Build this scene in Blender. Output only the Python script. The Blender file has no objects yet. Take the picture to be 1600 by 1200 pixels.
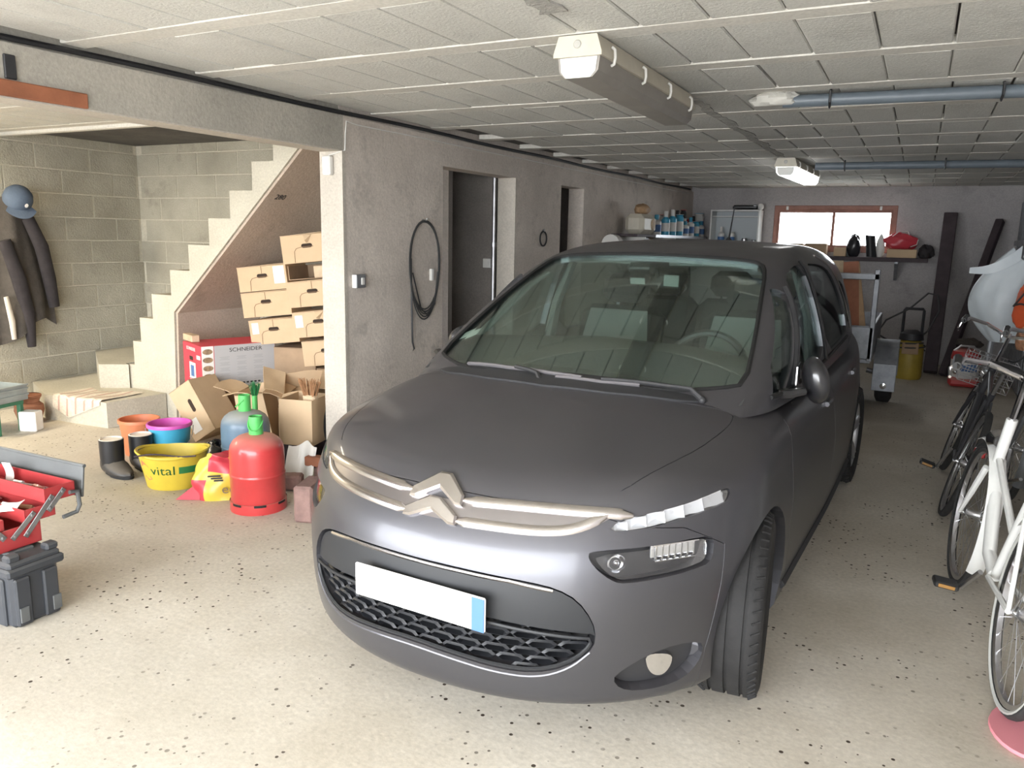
import bpy, bmesh, math, random
import numpy as np
from mathutils import Vector, Matrix, Euler
from mathutils.geometry import delaunay_2d_cdt
random.seed(7)
PI = math.pi
SC = bpy.context.scene
COL = SC.collection

# ------------------------------------------------------------------ camera
FPX, PITCH, YAW, ROLL, CAM_H = 1225.5, 0.184627, -0.472685, -0.0207331, 1.505
def _axes():
    cy, sy, cp, sp = math.cos(YAW), math.sin(YAW), math.cos(PITCH), math.sin(PITCH)
    f = Vector((sy*cp, cy*cp, -sp)); rt = Vector((cy, -sy, 0)); dn = f.cross(rt)
    cr, sr = math.cos(ROLL), math.sin(ROLL)
    return cr*rt + sr*dn, -sr*rt + cr*dn, f
_r, _d, _f = _axes()
cam_data = bpy.data.cameras.new('camera'); cam = bpy.data.objects.new('camera', cam_data); COL.objects.link(cam)
cam.matrix_world = Matrix(((_r.x, -_d.x, -_f.x, 0), (_r.y, -_d.y, -_f.y, 0), (_r.z, -_d.z, -_f.z, CAM_H), (0, 0, 0, 1)))
cam_data.sensor_width = 36; cam_data.lens = FPX*36/1600; cam_data.clip_start = .02; cam_data.clip_end = 300
SC.camera = cam
# ------------------------------------------------------------------ light
SC.view_settings.view_transform = 'Standard'; SC.view_settings.look = 'None'
SC.view_settings.gamma = 1; SC.view_settings.use_curve_mapping = False
SC.view_settings.exposure = 0.42
world = bpy.data.worlds.new('overcast_sky'); SC.world = world; world.use_nodes = True
_bg = world.node_tree.nodes['Background']; _bg.inputs[0].default_value = (.93, .96, 1, 1); _bg.inputs[1].default_value = 13
def portal(loc, rot, sx, sy):
    l = bpy.data.lights.new('sky_portal', 'AREA'); l.shape = 'RECTANGLE'; l.size = sx; l.size_y = sy
    l.cycles.is_portal = True
    o = bpy.data.objects.new('sky_portal', l); COL.objects.link(o); o.location = loc; o.rotation_euler = rot
portal((-2.35, -1.05, 1.08), (PI/2, 0, 0), 6.5, 2.1)       # open garage door behind the camera
portal((-1.08, 11.75, 1.72), (-PI/2, 0, 0), 1.6, .6)       # basement window
def room_lamp(loc, rot, sx, sy, w, colr):
    l = bpy.data.lights.new('tube_light', 'AREA'); l.shape = 'RECTANGLE'; l.size = sx; l.size_y = sy
    l.energy = w; l.color = colr
    o = bpy.data.objects.new('tube_light', l); COL.objects.link(o); o.location = loc; o.rotation_euler = rot
room_lamp((-6.3, 2.5, 2.13), (0, 0, 0), .12, 1.2, 46, (1, .87, .66))    # tube lamp of the left bay
SC.cycles.max_bounces = 7; SC.cycles.diffuse_bounces = 5; SC.cycles.glossy_bounces = 4
SC.cycles.transparent_max_bounces = 12; SC.cycles.transmission_bounces = 6
SC.cycles.caustics_reflective = False; SC.cycles.caustics_refractive = False
SC.cycles.sample_clamp_indirect = 6

# ------------------------------------------------------------------ materials
MATS = {}
def mat(name, col, rough=.7, metal=0, var=.0, vscale=8, bump=0, bscale=60, coat=0, coat_rough=.05, alpha=None, emit=None, estr=0, spec=.5, dust=None, dustamt=0):
    if name in MATS: return MATS[name]
    m = bpy.data.materials.new(name); m.use_nodes = True; MATS[name] = m
    nt = m.node_tree; b = nt.nodes['Principled BSDF']; N = nt.nodes.new; L = nt.links.new
    b.inputs['Base Color'].default_value = (*col, 1); b.inputs['Roughness'].default_value = rough
    b.inputs['Metallic'].default_value = metal; b.inputs['Specular IOR Level'].default_value = spec
    if coat: b.inputs['Coat Weight'].default_value = coat; b.inputs['Coat Roughness'].default_value = coat_rough
    if emit: b.inputs['Emission Color'].default_value = (*emit, 1); b.inputs['Emission Strength'].default_value = estr
    tc = None
    if var or bump or dust:
        tc = N('ShaderNodeTexCoord')
    last = None
    if var:
        n = N('ShaderNodeTexNoise'); n.inputs['Scale'].default_value = vscale; n.inputs['Detail'].default_value = 6; n.inputs['Roughness'].default_value = .62
        L(tc.outputs['Object'], n.inputs['Vector'])
        r = N('ShaderNodeMapRange'); r.inputs[1].default_value = .3; r.inputs[2].default_value = .7
        r.inputs[3].default_value = 1-var; r.inputs[4].default_value = 1+var
        L(n.outputs[0], r.inputs[0])
        mx = N('ShaderNodeVectorMath'); mx.operation = 'SCALE'; mx.inputs[0].default_value = col
        L(r.outputs[0], mx.inputs['Scale']); last = mx.outputs[0]
    if dust:
        n = N('ShaderNodeTexNoise'); n.inputs['Scale'].default_value = 3.2; n.inputs['Detail'].default_value = 7
        L(tc.outputs['Object'], n.inputs['Vector'])
        g = N('ShaderNodeNewGeometry'); sp = N('ShaderNodeSeparateXYZ'); L(g.outputs['Normal'], sp.inputs[0])
        r = N('ShaderNodeMapRange'); r.inputs[1].default_value = .25; r.inputs[2].default_value = .95; r.inputs[3].default_value = 0; r.inputs[4].default_value = dustamt
        L(sp.outputs[2], r.inputs[0])
        mm = N('ShaderNodeMath'); mm.operation = 'MULTIPLY'; L(r.outputs[0], mm.inputs[0]); L(n.outputs[0], mm.inputs[1])
        mi = N('ShaderNodeMix'); mi.data_type = 'RGBA'; mi.inputs[6].default_value = (*col, 1); mi.inputs[7].default_value = (*dust, 1)
        if last: L(last, mi.inputs[6])
        L(mm.outputs[0], mi.inputs[0]); last = mi.outputs[2]
        mr = N('ShaderNodeMath'); mr.operation = 'MULTIPLY_ADD'; mr.inputs[1].default_value = .6; mr.inputs[2].default_value = rough
        L(mm.outputs[0], mr.inputs[0]); L(mr.outputs[0], b.inputs['Roughness'])
    if last: L(last, b.inputs['Base Color'])
    if bump:
        n = N('ShaderNodeTexNoise'); n.inputs['Scale'].default_value = bscale; n.inputs['Detail'].default_value = 4
        L(tc.outputs['Object'], n.inputs['Vector'])
        bp = N('ShaderNodeBump'); bp.inputs['Strength'].default_value = bump; bp.inputs['Distance'].default_value = .01
        L(n.outputs[0], bp.inputs['Height']); L(bp.outputs[0], b.inputs['Normal'])
    return m

def concrete(name, c1, c2, scale=1.6, speck=None, stain=None, rough=.88, bump=.35, fine=70, seed=0, dark=None, darkamt=.0):
    """cast or rendered concrete: cloudy two-tone, fine grain, optional pits and stains, in world space"""
    m = bpy.data.materials.new(name); m.use_nodes = True; MATS[name] = m
    nt = m.node_tree; b = nt.nodes['Principled BSDF']; N = nt.nodes.new; L = nt.links.new
    b.inputs['Roughness'].default_value = rough; b.inputs['Specular IOR Level'].default_value = .3
    g = N('ShaderNodeNewGeometry'); mp = N('ShaderNodeMapping'); mp.inputs['Location'].default_value = (seed*3.1, seed*1.7, seed*2.3)
    L(g.outputs['Position'], mp.inputs[0]); P = mp.outputs[0]
    def noise(s, det=6, rg=.6):
        n = N('ShaderNodeTexNoise'); n.inputs['Scale'].default_value = s; n.inputs['Detail'].default_value = det; n.inputs['Roughness'].default_value = rg
        L(P, n.inputs['Vector']); return n.outputs[0]
    def ramp(src, a, bb, lo=0, hi=1):
        r = N('ShaderNodeMapRange'); r.inputs[1].default_value = a; r.inputs[2].default_value = bb; r.inputs[3].default_value = lo; r.inputs[4].default_value = hi
        L(src, r.inputs[0]); return r.outputs[0]
    def mix(f, a, c):
        x = N('ShaderNodeMix'); x.data_type = 'RGBA'
        L(f, x.inputs[0])
        if isinstance(a, tuple): x.inputs[6].default_value = (*a, 1)
        else: L(a, x.inputs[6])
        if isinstance(c, tuple): x.inputs[7].default_value = (*c, 1)
        else: L(c, x.inputs[7])
        return x.outputs[2]
    base = mix(ramp(noise(scale), .32, .68), c1, c2)
    gr = N('ShaderNodeMix'); gr.data_type = 'RGBA'; gr.blend_type = 'MULTIPLY'; gr.inputs[0].default_value = 1
    L(base, gr.inputs[6])
    cc = N('ShaderNodeCombineColor'); gg = ramp(noise(fine, 3), .25, .75, .86, 1.12)
    for i in range(3): L(gg, cc.inputs[i])
    L(cc.outputs[0], gr.inputs[7]); cur = gr.outputs[2]
    if dark:
        cur = mix(ramp(noise(scale*2.3, 8, .7), .56, .78, 0, darkamt), cur, dark)
    if stain:
        cur = mix(ramp(noise(.55, 5, .55), .5, .72, 0, stain[1]), cur, stain[0])
    bh = noise(fine*.6, 5)
    if speck:
        v = N('ShaderNodeTexVoronoi'); v.inputs['Scale'].default_value = speck[1]; L(P, v.inputs['Vector'])
        sx = N('ShaderNodeSeparateColor'); L(v.outputs['Color'], sx.inputs[0])
        th = ramp(sx.outputs[0], .0, 1.0, speck[2], -speck[2]*.9)
        sub = N('ShaderNodeMath'); sub.operation = 'SUBTRACT'; L(th, sub.inputs[0]); L(v.outputs['Distance'], sub.inputs[1])
        big = ramp(noise(1.6, 4), .44, .56)
        f = ramp(sub.outputs[0], 0, .03); mu = N('ShaderNodeMath'); mu.operation = 'MULTIPLY'; L(f, mu.inputs[0]); L(big, mu.inputs[1])
        cur = mix(mu.outputs[0], cur, speck[0])
    L(cur, b.inputs['Base Color'])
    bp = N('ShaderNodeBump'); bp.inputs['Strength'].default_value = bump; bp.inputs['Distance'].default_value = .012
    L(bh, bp.inputs['Height']); L(bp.outputs[0], b.inputs['Normal'])
    return m

def glass(name, tint=(.8, .9, .86), gloss=.12, rough=.02, dens=.3):
    """thin clear pane: transparent film with a sharp fresnel reflection"""
    m = bpy.data.materials.new(name); m.use_nodes = True; nt = m.node_tree; N = nt.nodes.new; L = nt.links.new
    nt.nodes.remove(nt.nodes['Principled BSDF']); out = nt.nodes['Material Output']
    t = N('ShaderNodeBsdfTransparent'); t.inputs[0].default_value = (*tint, 1)
    gl = N('ShaderNodeBsdfGlossy'); gl.inputs['Roughness'].default_value = rough; gl.inputs[0].default_value = (1, 1, 1, 1)
    fr = N('ShaderNodeFresnel'); fr.inputs[0].default_value = 1.5
    a = N('ShaderNodeMath'); a.operation = 'MULTIPLY_ADD'; a.inputs[1].default_value = .42; a.inputs[2].default_value = gloss; L(fr.outputs[0], a.inputs[0])
    x = N('ShaderNodeMixShader'); L(a.outputs[0], x.inputs[0]); L(t.outputs[0], x.inputs[1]); L(gl.outputs[0], x.inputs[2]); L(x.outputs[0], out.inputs[0])
    MATS[name] = m; return m

# ------------------------------------------------------------------ mesh building
def rotz(a): return Matrix.Rotation(a, 4, 'Z')
def rot(x=0, y=0, z=0): return Euler((x, y, z)).to_matrix().to_4x4()
def tr(x, y, z): return Matrix.Translation((x, y, z))
class MB:
    """collects shapes, then links them as ONE mesh object"""
    def __init__(s): s.v = []; s.f = []; s.m = []; s.cur = 0
    def add(s, vs, fs, M=None):
        o = len(s.v)
        s.v += [tuple(M @ Vector(v)) for v in vs] if M is not None else [tuple(v) for v in vs]
        s.f += [tuple(i+o for i in f) for f in fs]; s.m += [s.cur]*len(fs); return s
    def box(s, c, d, M=None, b=None):
        """chamfered box: centre c, full size d"""
        h = [d[0]/2, d[1]/2, d[2]/2]
        if b is None: b = min(d)*.12
        b = min(b, min(h)*.9)
        if b < 1e-5:
            vs = [(c[0]+x*h[0], c[1]+y*h[1], c[2]+z*h[2]) for x in (-1, 1) for y in (-1, 1) for z in (-1, 1)]
            return s.add(vs, [(0, 1, 3, 2), (4, 6, 7, 5), (0, 4, 5, 1), (2, 3, 7, 6), (0, 2, 6, 4), (1, 5, 7, 3)], M)
        vs = []; idx = {}
        for x in (-1, 1):
            for y in (-1, 1):
                for z in (-1, 1):
                    for a in range(3):
                        p = [x*(h[0]-b), y*(h[1]-b), z*(h[2]-b)]; p[a] = (x, y, z)[a]*h[a]
                        idx[(x, y, z, a)] = len(vs); vs.append((c[0]+p[0], c[1]+p[1], c[2]+p[2]))
        fs = []
        S = (-1, 1)
        for a in range(3):
            u, w = (a+1) % 3, (a+2) % 3
            for q in S:
                def k(su, sw):
                    t = [0, 0, 0]; t[a] = q; t[u] = su; t[w] = sw; return idx[(*t, a)]
                f = [k(-1, -1), k(1, -1), k(1, 1), k(-1, 1)]
                fs.append(tuple(f if q > 0 else f[::-1]))
        for a in range(3):
            u, w = (a+1) % 3, (a+2) % 3
            for su in S:
                for sw in S:
                    def k(q, ax):
                        t = [0, 0, 0]; t[a] = q; t[u] = su; t[w] = sw; return idx[(*t, ax)]
                    f = [k(-1, u), k(1, u), k(1, w), k(-1, w)]
                    fs.append(tuple(f[::-1] if su*sw > 0 else f))
        for x in S:
            for y in S:
                for z in S:
                    f = [idx[(x, y, z, 0)], idx[(x, y, z, 1)], idx[(x, y, z, 2)]]
                    fs.append(tuple(f if x*y*z > 0 else f[::-1]))
        return s.add(vs, fs, M)
    def lathe(s, prof, n=24, M=None, cap=True, a0=0, a1=2*PI, sx=1, sy=1):
        full = abs(a1-a0-2*PI) < 1e-6; k = n if full else n+1
        vs = [(r*math.cos(a0+(a1-a0)*i/n)*sx, r*math.sin(a0+(a1-a0)*i/n)*sy, z) for r, z in prof for i in range(k)]
        fs = []
        for j in range(len(prof)-1):
            for i in range(n if full else n):
                i2 = (i+1) % k if full else i+1
                fs.append((j*k+i, j*k+i2, (j+1)*k+i2, (j+1)*k+i))
        if cap and full:
            if prof[0][0] > 1e-6: fs.append(tuple(range(k))[::-1])
            if prof[-1][0] > 1e-6: fs.append(tuple((len(prof)-1)*k+i for i in range(k)))
        return s.add(vs, fs, M)
    def tube(s, pts, r, n=8, closed=False, M=None, cap=True, flat=None):
        P = [Vector(p) for p in pts]; k = len(P)
        rr = r if isinstance(r, (list, tuple)) else [r]*k
        T = []
        for i in range(k):
            if closed: t = P[(i+1) % k]-P[i-1]
            else: t = P[min(i+1, k-1)]-P[max(i-1, 0)]
            T.append(t.normalized() if t.length > 1e-9 else Vector((0, 0, 1)))
        up = Vector((0, 0, 1)) if abs(T[0].z) < .9 else Vector((1, 0, 0))
        a = T[0].cross(up).normalized(); vs = []
        for i in range(k):
            a = (a - T[i]*a.dot(T[i])).normalized(); b2 = T[i].cross(a)
            for j in range(n):
                t = 2*PI*j/n
                vs.append(P[i]+a*(rr[i]*math.cos(t))+b2*(rr[i]*math.sin(t)*(flat or 1)))
        fs = []
        for i in range(k if closed else k-1):
            i2 = (i+1) % k
            for j in range(n): fs.append((i*n+j, i*n+(j+1) % n, i2*n+(j+1) % n, i2*n+j))
        if cap and not closed: fs += [tuple(range(n))[::-1], tuple((k-1)*n+j for j in range(n))]
        return s.add(vs, fs, M)
    def prism(s, poly, d0, d1, ax='z', M=None):
        """poly in the plane across ax: z->(x,y), y->(x,z), x->(y,z)"""
        A = sum(poly[i][0]*poly[(i+1) % len(poly)][1]-poly[(i+1) % len(poly)][0]*poly[i][1] for i in range(len(poly)))
        p = list(poly) if A > 0 else list(poly)[::-1]
        if ax == 'y': p = p[::-1]
        n = len(p)
        f3 = {'z': lambda q, d: (q[0], q[1], d), 'y': lambda q, d: (q[0], d, q[1]), 'x': lambda q, d: (d, q[0], q[1])}[ax]
        vs = [f3(q, d0) for q in p]+[f3(q, d1) for q in p]
        fs = [tuple(range(n))[::-1], tuple(range(n, 2*n))]+[(i, (i+1) % n, n+(i+1) % n, n+i) for i in range(n)]
        return s.add(vs, fs, M)
    def grid(s, fn, nu, nv, cu=False, cv=False, M=None):
        ku = nu if cu else nu+1; kv = nv if cv else nv+1
        vs = [fn(i/nu, j/nv) for i in range(ku) for j in range(kv)]
        fs = [(i*kv+j, ((i+1) % ku)*kv+j, ((i+1) % ku)*kv+(j+1) % kv, i*kv+(j+1) % kv) for i in range(nu) for j in range(nv)]
        return s.add(vs, fs, M)
    def sheet(s, fn, nu, nv, t=.003, M=None):
        """a thin solid sheet: fn(u,v) is its outer face, thickness t along the normal"""
        P = [[Vector(fn(i/nu, j/nv)) for j in range(nv+1)] for i in range(nu+1)]
        vs = []; off = (nu+1)*(nv+1)
        Q = []
        for i in range(nu+1):
            for j in range(nv+1):
                du = P[min(i+1, nu)][j]-P[max(i-1, 0)][j]; dv = P[i][min(j+1, nv)]-P[i][max(j-1, 0)]
                nn = du.cross(dv); nn = nn.normalized() if nn.length > 1e-12 else Vector((0, 0, 1))
                Q.append(P[i][j]-nn*t)
        vs = [p for r in P for p in r]+Q; w = nv+1; fs = []
        for i in range(nu):
            for j in range(nv):
                f = (i*w+j, (i+1)*w+j, (i+1)*w+j+1, i*w+j+1); fs += [f, tuple(off+q for q in f[::-1])]
        for i in range(nu):
            fs += [(i*w, off+i*w, off+(i+1)*w, (i+1)*w), (i*w+nv, (i+1)*w+nv, off+(i+1)*w+nv, off+i*w+nv)]
        for j in range(nv):
            fs += [(j, j+1, off+j+1, off+j), (nu*w+j, off+nu*w+j, off+nu*w+j+1, nu*w+j+1)]
        return s.add(vs, fs, M)
    def ball(s, c, r, n=16, m=10, M=None):
        r = r if isinstance(r, (tuple, list)) else (r, r, r)
        vs = [(c[0], c[1], c[2]-r[2])]
        for j in range(1, m):
            t = -PI/2+PI*j/m
            vs += [(c[0]+r[0]*math.cos(t)*math.cos(2*PI*i/n), c[1]+r[1]*math.cos(t)*math.sin(2*PI*i/n), c[2]+r[2]*math.sin(t)) for i in range(n)]
        vs.append((c[0], c[1], c[2]+r[2])); e = len(vs)-1
        fs = [(0, 1+(i+1) % n, 1+i) for i in range(n)]
        for j in range(m-2):
            fs += [(1+j*n+i, 1+j*n+(i+1) % n, 1+(j+1)*n+(i+1) % n, 1+(j+1)*n+i) for i in range(n)]
        fs += [(e, 1+(m-2)*n+i, 1+(m-2)*n+(i+1) % n) for i in range(n)]
        return s.add(vs, fs, M)
    def mesh(s, name, mats, ang=35):
        me = bpy.data.meshes.new(name); me.from_pydata(s.v, [], s.f); me.validate()
        mats = mats if isinstance(mats, (list, tuple)) else [mats]
        for q in mats: me.materials.append(MATS[q] if isinstance(q, str) else q)
        if len(mats) > 1 and len(me.polygons) == len(s.m): me.polygons.foreach_set('material_index', s.m)
        finish(me, ang); return me
    def build(s, name, mats, parent=None, ang=35, loc=None, M=None):
        o = bpy.data.objects.new(name, s.mesh(name, mats, ang)); COL.objects.link(o)
        if parent: o.parent = parent
        if M is not None: o.matrix_local = M
        if loc: o.location = loc
        return o
def finish(me, ang=35):
    me.polygons.foreach_set('use_smooth', [True]*len(me.polygons))
    me.set_sharp_from_angle(angle=math.radians(ang)); me.update()
LABELS = {}
def tag(o, label=None, cat=None, group=None, kind=None):
    if label: o['label'] = label
    if cat: o['category'] = cat
    if group: o['group'] = group
    if kind: o['kind'] = kind
    return o
def thing(name, label, cat, loc=(0, 0, 0), rz=0, group=None, M=None):
    o = bpy.data.objects.new(name, None); COL.objects.link(o); o.empty_display_size = .05
    if M is not None: o.matrix_world = M
    else: o.location = loc; o.rotation_euler = (0, 0, rz)
    return tag(o, label, cat, group)
def struct(o): o['kind'] = 'structure'; return o
def linkcopy(o, parent=None):
    c = o.copy(); COL.objects.link(c)
    if parent: c.parent = parent
    for ch in list(o.children): linkcopy(ch, c)
    return c
def text_mesh(body, size, depth=.0006):
    cu = bpy.data.curves.new('lettering', 'FONT'); cu.body = body; cu.size = size; cu.extrude = depth; cu.align_x = 'CENTER'; cu.align_y = 'CENTER'; cu.resolution_u = 3
    o = bpy.data.objects.new('lettering', cu); COL.objects.link(o)
    dg = bpy.context.evaluated_depsgraph_get(); me = bpy.data.meshes.new_from_object(o.evaluated_get(dg))
    bpy.data.objects.remove(o); bpy.data.curves.remove(cu); return me
def text(body, size, material, parent, M, sx=1, name='lettering', warp=None):
    me = text_mesh(body, size); me.materials.clear(); me.materials.append(MATS[material])
    for v in me.vertices:
        v.co.x *= sx
        if warp: v.co = warp(v.co)
    o = bpy.data.objects.new(name, me); COL.objects.link(o); o.parent = parent; o.matrix_local = M; return o
# plain materials
mat('lamp_grey', (.42, .41, .38), .55, var=.12); mat('lamp_cream', (.55, .51, .42), .5, var=.08)
mat('white_plastic', (.72, .71, .68), .4); mat('white_paint', (.74, .74, .72), .35, coat=.4, var=.05)
mat('black_plastic', (.025, .025, .028), .5); mat('satin_black', (.018, .018, .02), .35)
mat('rubber', (.014, .0135, .0135), .8, bump=.15, var=.3, vscale=20)
mat('steel', (.62, .62, .63), .32, 1, var=.1); mat('chrome', (.8, .8, .82), .08, 1); mat('dull_steel', (.38, .38, .39), .45, 1, var=.2)
mat('galvanised', (.27, .28, .30), .5, .6, var=.2, vscale=14)
mat('cardboard', (.56, .41, .26), .85, var=.07, vscale=5, bump=.06); mat('cardboard_dark', (.36, .25, .16), .9, var=.15, vscale=6)
mat('cardboard_edge', (.25, .16, .09), .9); mat('paper_white', (.78, .76, .72), .7, var=.05); mat('ink', (.03, .03, .032), .6)
mat('wood', (.42, .27, .15), .7, var=.25, vscale=9, bump=.1); mat('wood_red', (.30, .11, .055), .65, var=.25, vscale=7, bump=.1)
mat('wood_dark', (.055, .04, .045), .7, var=.3, vscale=6); mat('wood_pale', (.55, .42, .28), .7, var=.2, vscale=9)
mat('brick', (.24, .15, .13), .9, var=.25, vscale=14, bump=.3)
mat('red_enamel', (.52, .05, .05), .33, var=.08, coat=.3, dust=(.55, .42, .33), dustamt=1.0)
mat('blue_enamel', (.10, .165, .23), .45, var=.12, coat=.2, dust=(.45, .42, .36), dustamt=1.5)
mat('green_plastic', (.10, .48, .12), .42, var=.1); mat('yellow_plastic', (.60, .46, .05), .42, var=.1, vscale=6)
mat('orange_plastic', (.62, .20, .09), .5, var=.1); mat('magenta_plastic', (.58, .09, .40), .4); mat('blue_plastic', (.05, .33, .50), .42, var=.06)
mat('dark_green', (.02, .17, .05), .5); mat('red_print', (.62, .05, .08), .5); mat('grey_print', (.48, .47, .47), .55)
mat('boot_leather', (.045, .042, .04), .5, var=.3, vscale=12, dust=(.24, .205, .16), dustamt=1.2); mat('lining', (.75, .68, .58), .9)
mat('bag_black', (.02, .02, .024), .25); mat('bag_yellow', (.66, .51, .07), .32, var=.05); mat('bag_red', (.55, .05, .07), .35)
mat('mud', (.16, .12, .075), .9, var=.3, bump=.5, bscale=40)
mat('red_box', (.38, .04, .042), .35, var=.08, coat=.3); mat('grey_box', (.034, .037, .043), .5, var=.12, dust=(.2, .19, .17), dustamt=.5); mat('grey_lid', (.10, .105, .105), .5, var=.1)
mat('cloth_dark', (.075, .065, .055), .95, var=.25, vscale=10, bump=.3); mat('cloth_darker', (.035, .03, .032), .95, var=.3, vscale=10); mat('cloth_blue', (.085, .115, .165), .9, var=.12, bump=.2)
mat('terracotta', (.32, .14, .08), .8, var=.2); mat('crate_grey', (.28, .31, .30), .6, var=.15); mat('crate_green', (.04, .16, .09), .6, var=.2)
mat('straw', (.33, .17, .08), .9, var=.3, vscale=40)
mat('cable_black', (.02, .02, .022), .5); mat('pipe_blue', (.125, .15, .175), .4, var=.1); mat('plaster', (.55, .54, .50), .9, bump=.6, bscale=30, var=.15)
mat('hose_grey', (.045, .045, .045), .6)
mat('label_blue', (.07, .16, .36), .5); mat('grey_metallic', (.36, .37, .39), .4, .7)
# ================================================================== THE ROOM
CEIL = 2.25; YB = 11.45; XL2 = -6.7; YS = 5.2
def xw(y): return -3.16+.021*(y-3.6)            # garage side of the dividing wall
concrete('floor_concrete', (.48, .43, .35), (.62, .575, .495), 1.3, speck=((.045, .032, .022), 40, .31), stain=((.30, .26, .19), .6), rough=.8, bump=.10, fine=55)
concrete('wall_concrete', (.52, .465, .415), (.70, .63, .565), 1.5, bump=.3, seed=3, dark=(.24, .215, .195), darkamt=.8)
concrete('beam_concrete', (.36, .34, .30), (.47, .44, .38), 1.8, bump=.3, seed=5, dark=(.2, .18, .15), darkamt=.5)
concrete('column_concrete', (.47, .43, .375), (.56, .515, .45), 2.5, bump=.3, seed=6, dark=(.45, .4, .34), darkamt=.4)
concrete('stair_concrete', (.48, .45, .37), (.58, .545, .455), 2, bump=.25, seed=7, dark=(.42, .38, .3), darkamt=.35)
concrete('soffit_concrete', (.46, .375, .30), (.56, .465, .38), 1.4, bump=.3, seed=8, dark=(.16, .13, .10), darkamt=.6)
concrete('block_concrete', (.36, .335, .265), (.52, .49, .40), 1.5, bump=.7, fine=110, seed=9, dark=(.2, .18, .14), darkamt=.75, stain=((.22, .2, .16), .5))
concrete('mortar', (.50, .47, .38), (.60, .56, .46), 3, bump=.5, seed=10)
concrete('ceiling_block', (.57, .565, .53), (.66, .655, .62), 1.1, bump=.4, fine=130, seed=11, dark=(.34, .33, .31), darkamt=.5)
concrete('ceiling_joist', (.60, .585, .54), (.68, .66, .61), 2, bump=.15, seed=12)
concrete('ceiling_gap', (.10, .095, .09), (.16, .15, .14), 3, seed=13)
concrete('back_wall', (.36, .34, .335), (.48, .455, .45), 1.2, bump=.4, seed=14, dark=(.15, .14, .14), darkamt=.5)
concrete('outside_ground', (.5, .49, .46), (.58, .57, .54), .5, seed=15)
concrete('smear', (.32, .31, .29), (.46, .45, .42), 9, seed=17, bump=.8)
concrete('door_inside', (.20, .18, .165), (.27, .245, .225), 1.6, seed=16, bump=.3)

f = MB(); f.box((-3.5, 4.9, -.1), (13, 13.4, .2), b=0); struct(f.build('floor', 'floor_concrete'))
f = MB(); f.box((-3.5, -8.3, -.12), (30, 13, .2), b=0); f.box((-1, 18, -.12), (30, 13, .2), b=0); struct(f.build('ground_outside', 'outside_ground'))

# ceiling: joists with hollow blocks between them, each block a piece
f = MB(); f.box((-3.5, 4.9, 2.36), (13, 13.4, .16), b=0)
ceil = struct(f.build('ceiling', 'ceiling_gap'))
PITCHY, JW = .665, .112
xr = 1.09
def joist(y, x0, x1, nm='joist'):
    m = MB(); L = x1-x0
    m.box(((x0+x1)/2, y, 2.281), (L, JW, .07), b=.004); return m.build(nm, 'ceiling_joist', ceil)
jy = [2.885+PITCHY*k for k in range(-7, 14)]
for y in jy: joist(y, xw(y)-.02, xr)
BW, BD = .245, PITCHY-JW
blk = []
for v in range(6):
    m = MB(); gap = (.003, .006, .012, .004, .009, .002)[v]
    m.box((0, 0, 0), (BW-gap, BD-.004, .06), b=.005); blk.append(m.mesh('ceiling_block', 'ceiling_block', 30))
nb = 0; rest = MB()
for k, y in enumerate(jy[:-1]):
    yc = y+PITCHY/2
    if yc > 11.3: continue
    dx = random.uniform(-.015, .015)
    for i in range(-8, 16):
        x = .03-BW*i-BW/2+dx
        if x-BW/2 < xw(yc)-.01 or x > xr: continue
        q = Vector((x, yc, CEIL))-Vector((0, 0, CAM_H)); dpt = q.dot(_f)
        px = 800+FPX*q.dot(_r)/max(dpt, .01); py = 600+FPX*q.dot(_d)/max(dpt, .01)
        if dpt < .3 or px < -60 or px > 1660 or py < -60: rest.box((x, yc, CEIL+.028), (BW-.006, BD-.004, .06), b=.005); continue
        o = bpy.data.objects.new('ceiling_block', random.choice(blk)); COL.objects.link(o); o.parent = ceil
        o.location = (x, yc, CEIL+.028+random.uniform(-.002, .003)); o.rotation_euler = (random.uniform(-.004, .004), random.uniform(-.01, .01), 0); nb += 1
rest = rest.build('ceiling_blocks', 'ceiling_block', ceil); rest['kind'] = 'stuff'
# lower left bay: same ceiling up to the stair well
for k in range(-3, 2):
    y = 3.86-PITCHY*k
    if y > 4: continue
    joist(y, -7.6, -3.36)
m = MB(); m.box((-5.4, 3.93, 2.3), (4.3, .06, .16), b=.006); m.build('trimmer', 'ceiling_joist', ceil)
for k in range(0, 3):
    for i in range(15):
        o = bpy.data.objects.new('ceiling_block', random.choice(blk)); COL.objects.link(o); o.parent = ceil
        o.location = (-3.5-BW*i, 3.86-PITCHY*(k+.5), CEIL+.03+random.uniform(-.002, .002))

# dividing wall with two door openings, its free end is the pale column face
W = MB(); TH = .165
def wseg(y0, y1, z0, z1, dx=0):
    W.prism([(xw(y0)-TH, y0), (xw(y0)-dx, y0), (xw(y1)-dx, y1), (xw(y1)-TH, y1)], z0, z1)
D1 = (4.96, 6.07); D2 = (6.98, 7.52); TOP = 2.2
wseg(3.88, D1[0], -.02, TOP); wseg(D1[0], D1[1], 2.0, TOP); wseg(D1[1], D2[0], -.02, TOP); wseg(D2[0], D2[1], 2.0, TOP); wseg(D2[1], YB, -.02, TOP)
wseg(3.88, YB, TOP, CEIL+.03, .03)
wall = struct(W.build('wall_left', 'wall_concrete'))
m = MB(); m.prism([(xw(3.88)-TH-.004, 3.86), (xw(3.88)+.004, 3.86), (xw(3.88)+.004, 3.89), (xw(3.88)-TH-.004, 3.89)], -.01, 1.995)
m.build('end_face', 'column_concrete', wall)
for (a, b, top) in ((D1[1], D1[1]+.012, 2.0),):
    m = MB(); m.box((xw(a)-TH/2, a+.001, 1.0), (TH+.006, .012, 2.0), b=.002); m.build('door_reveal', 'column_concrete', wall)
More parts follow.
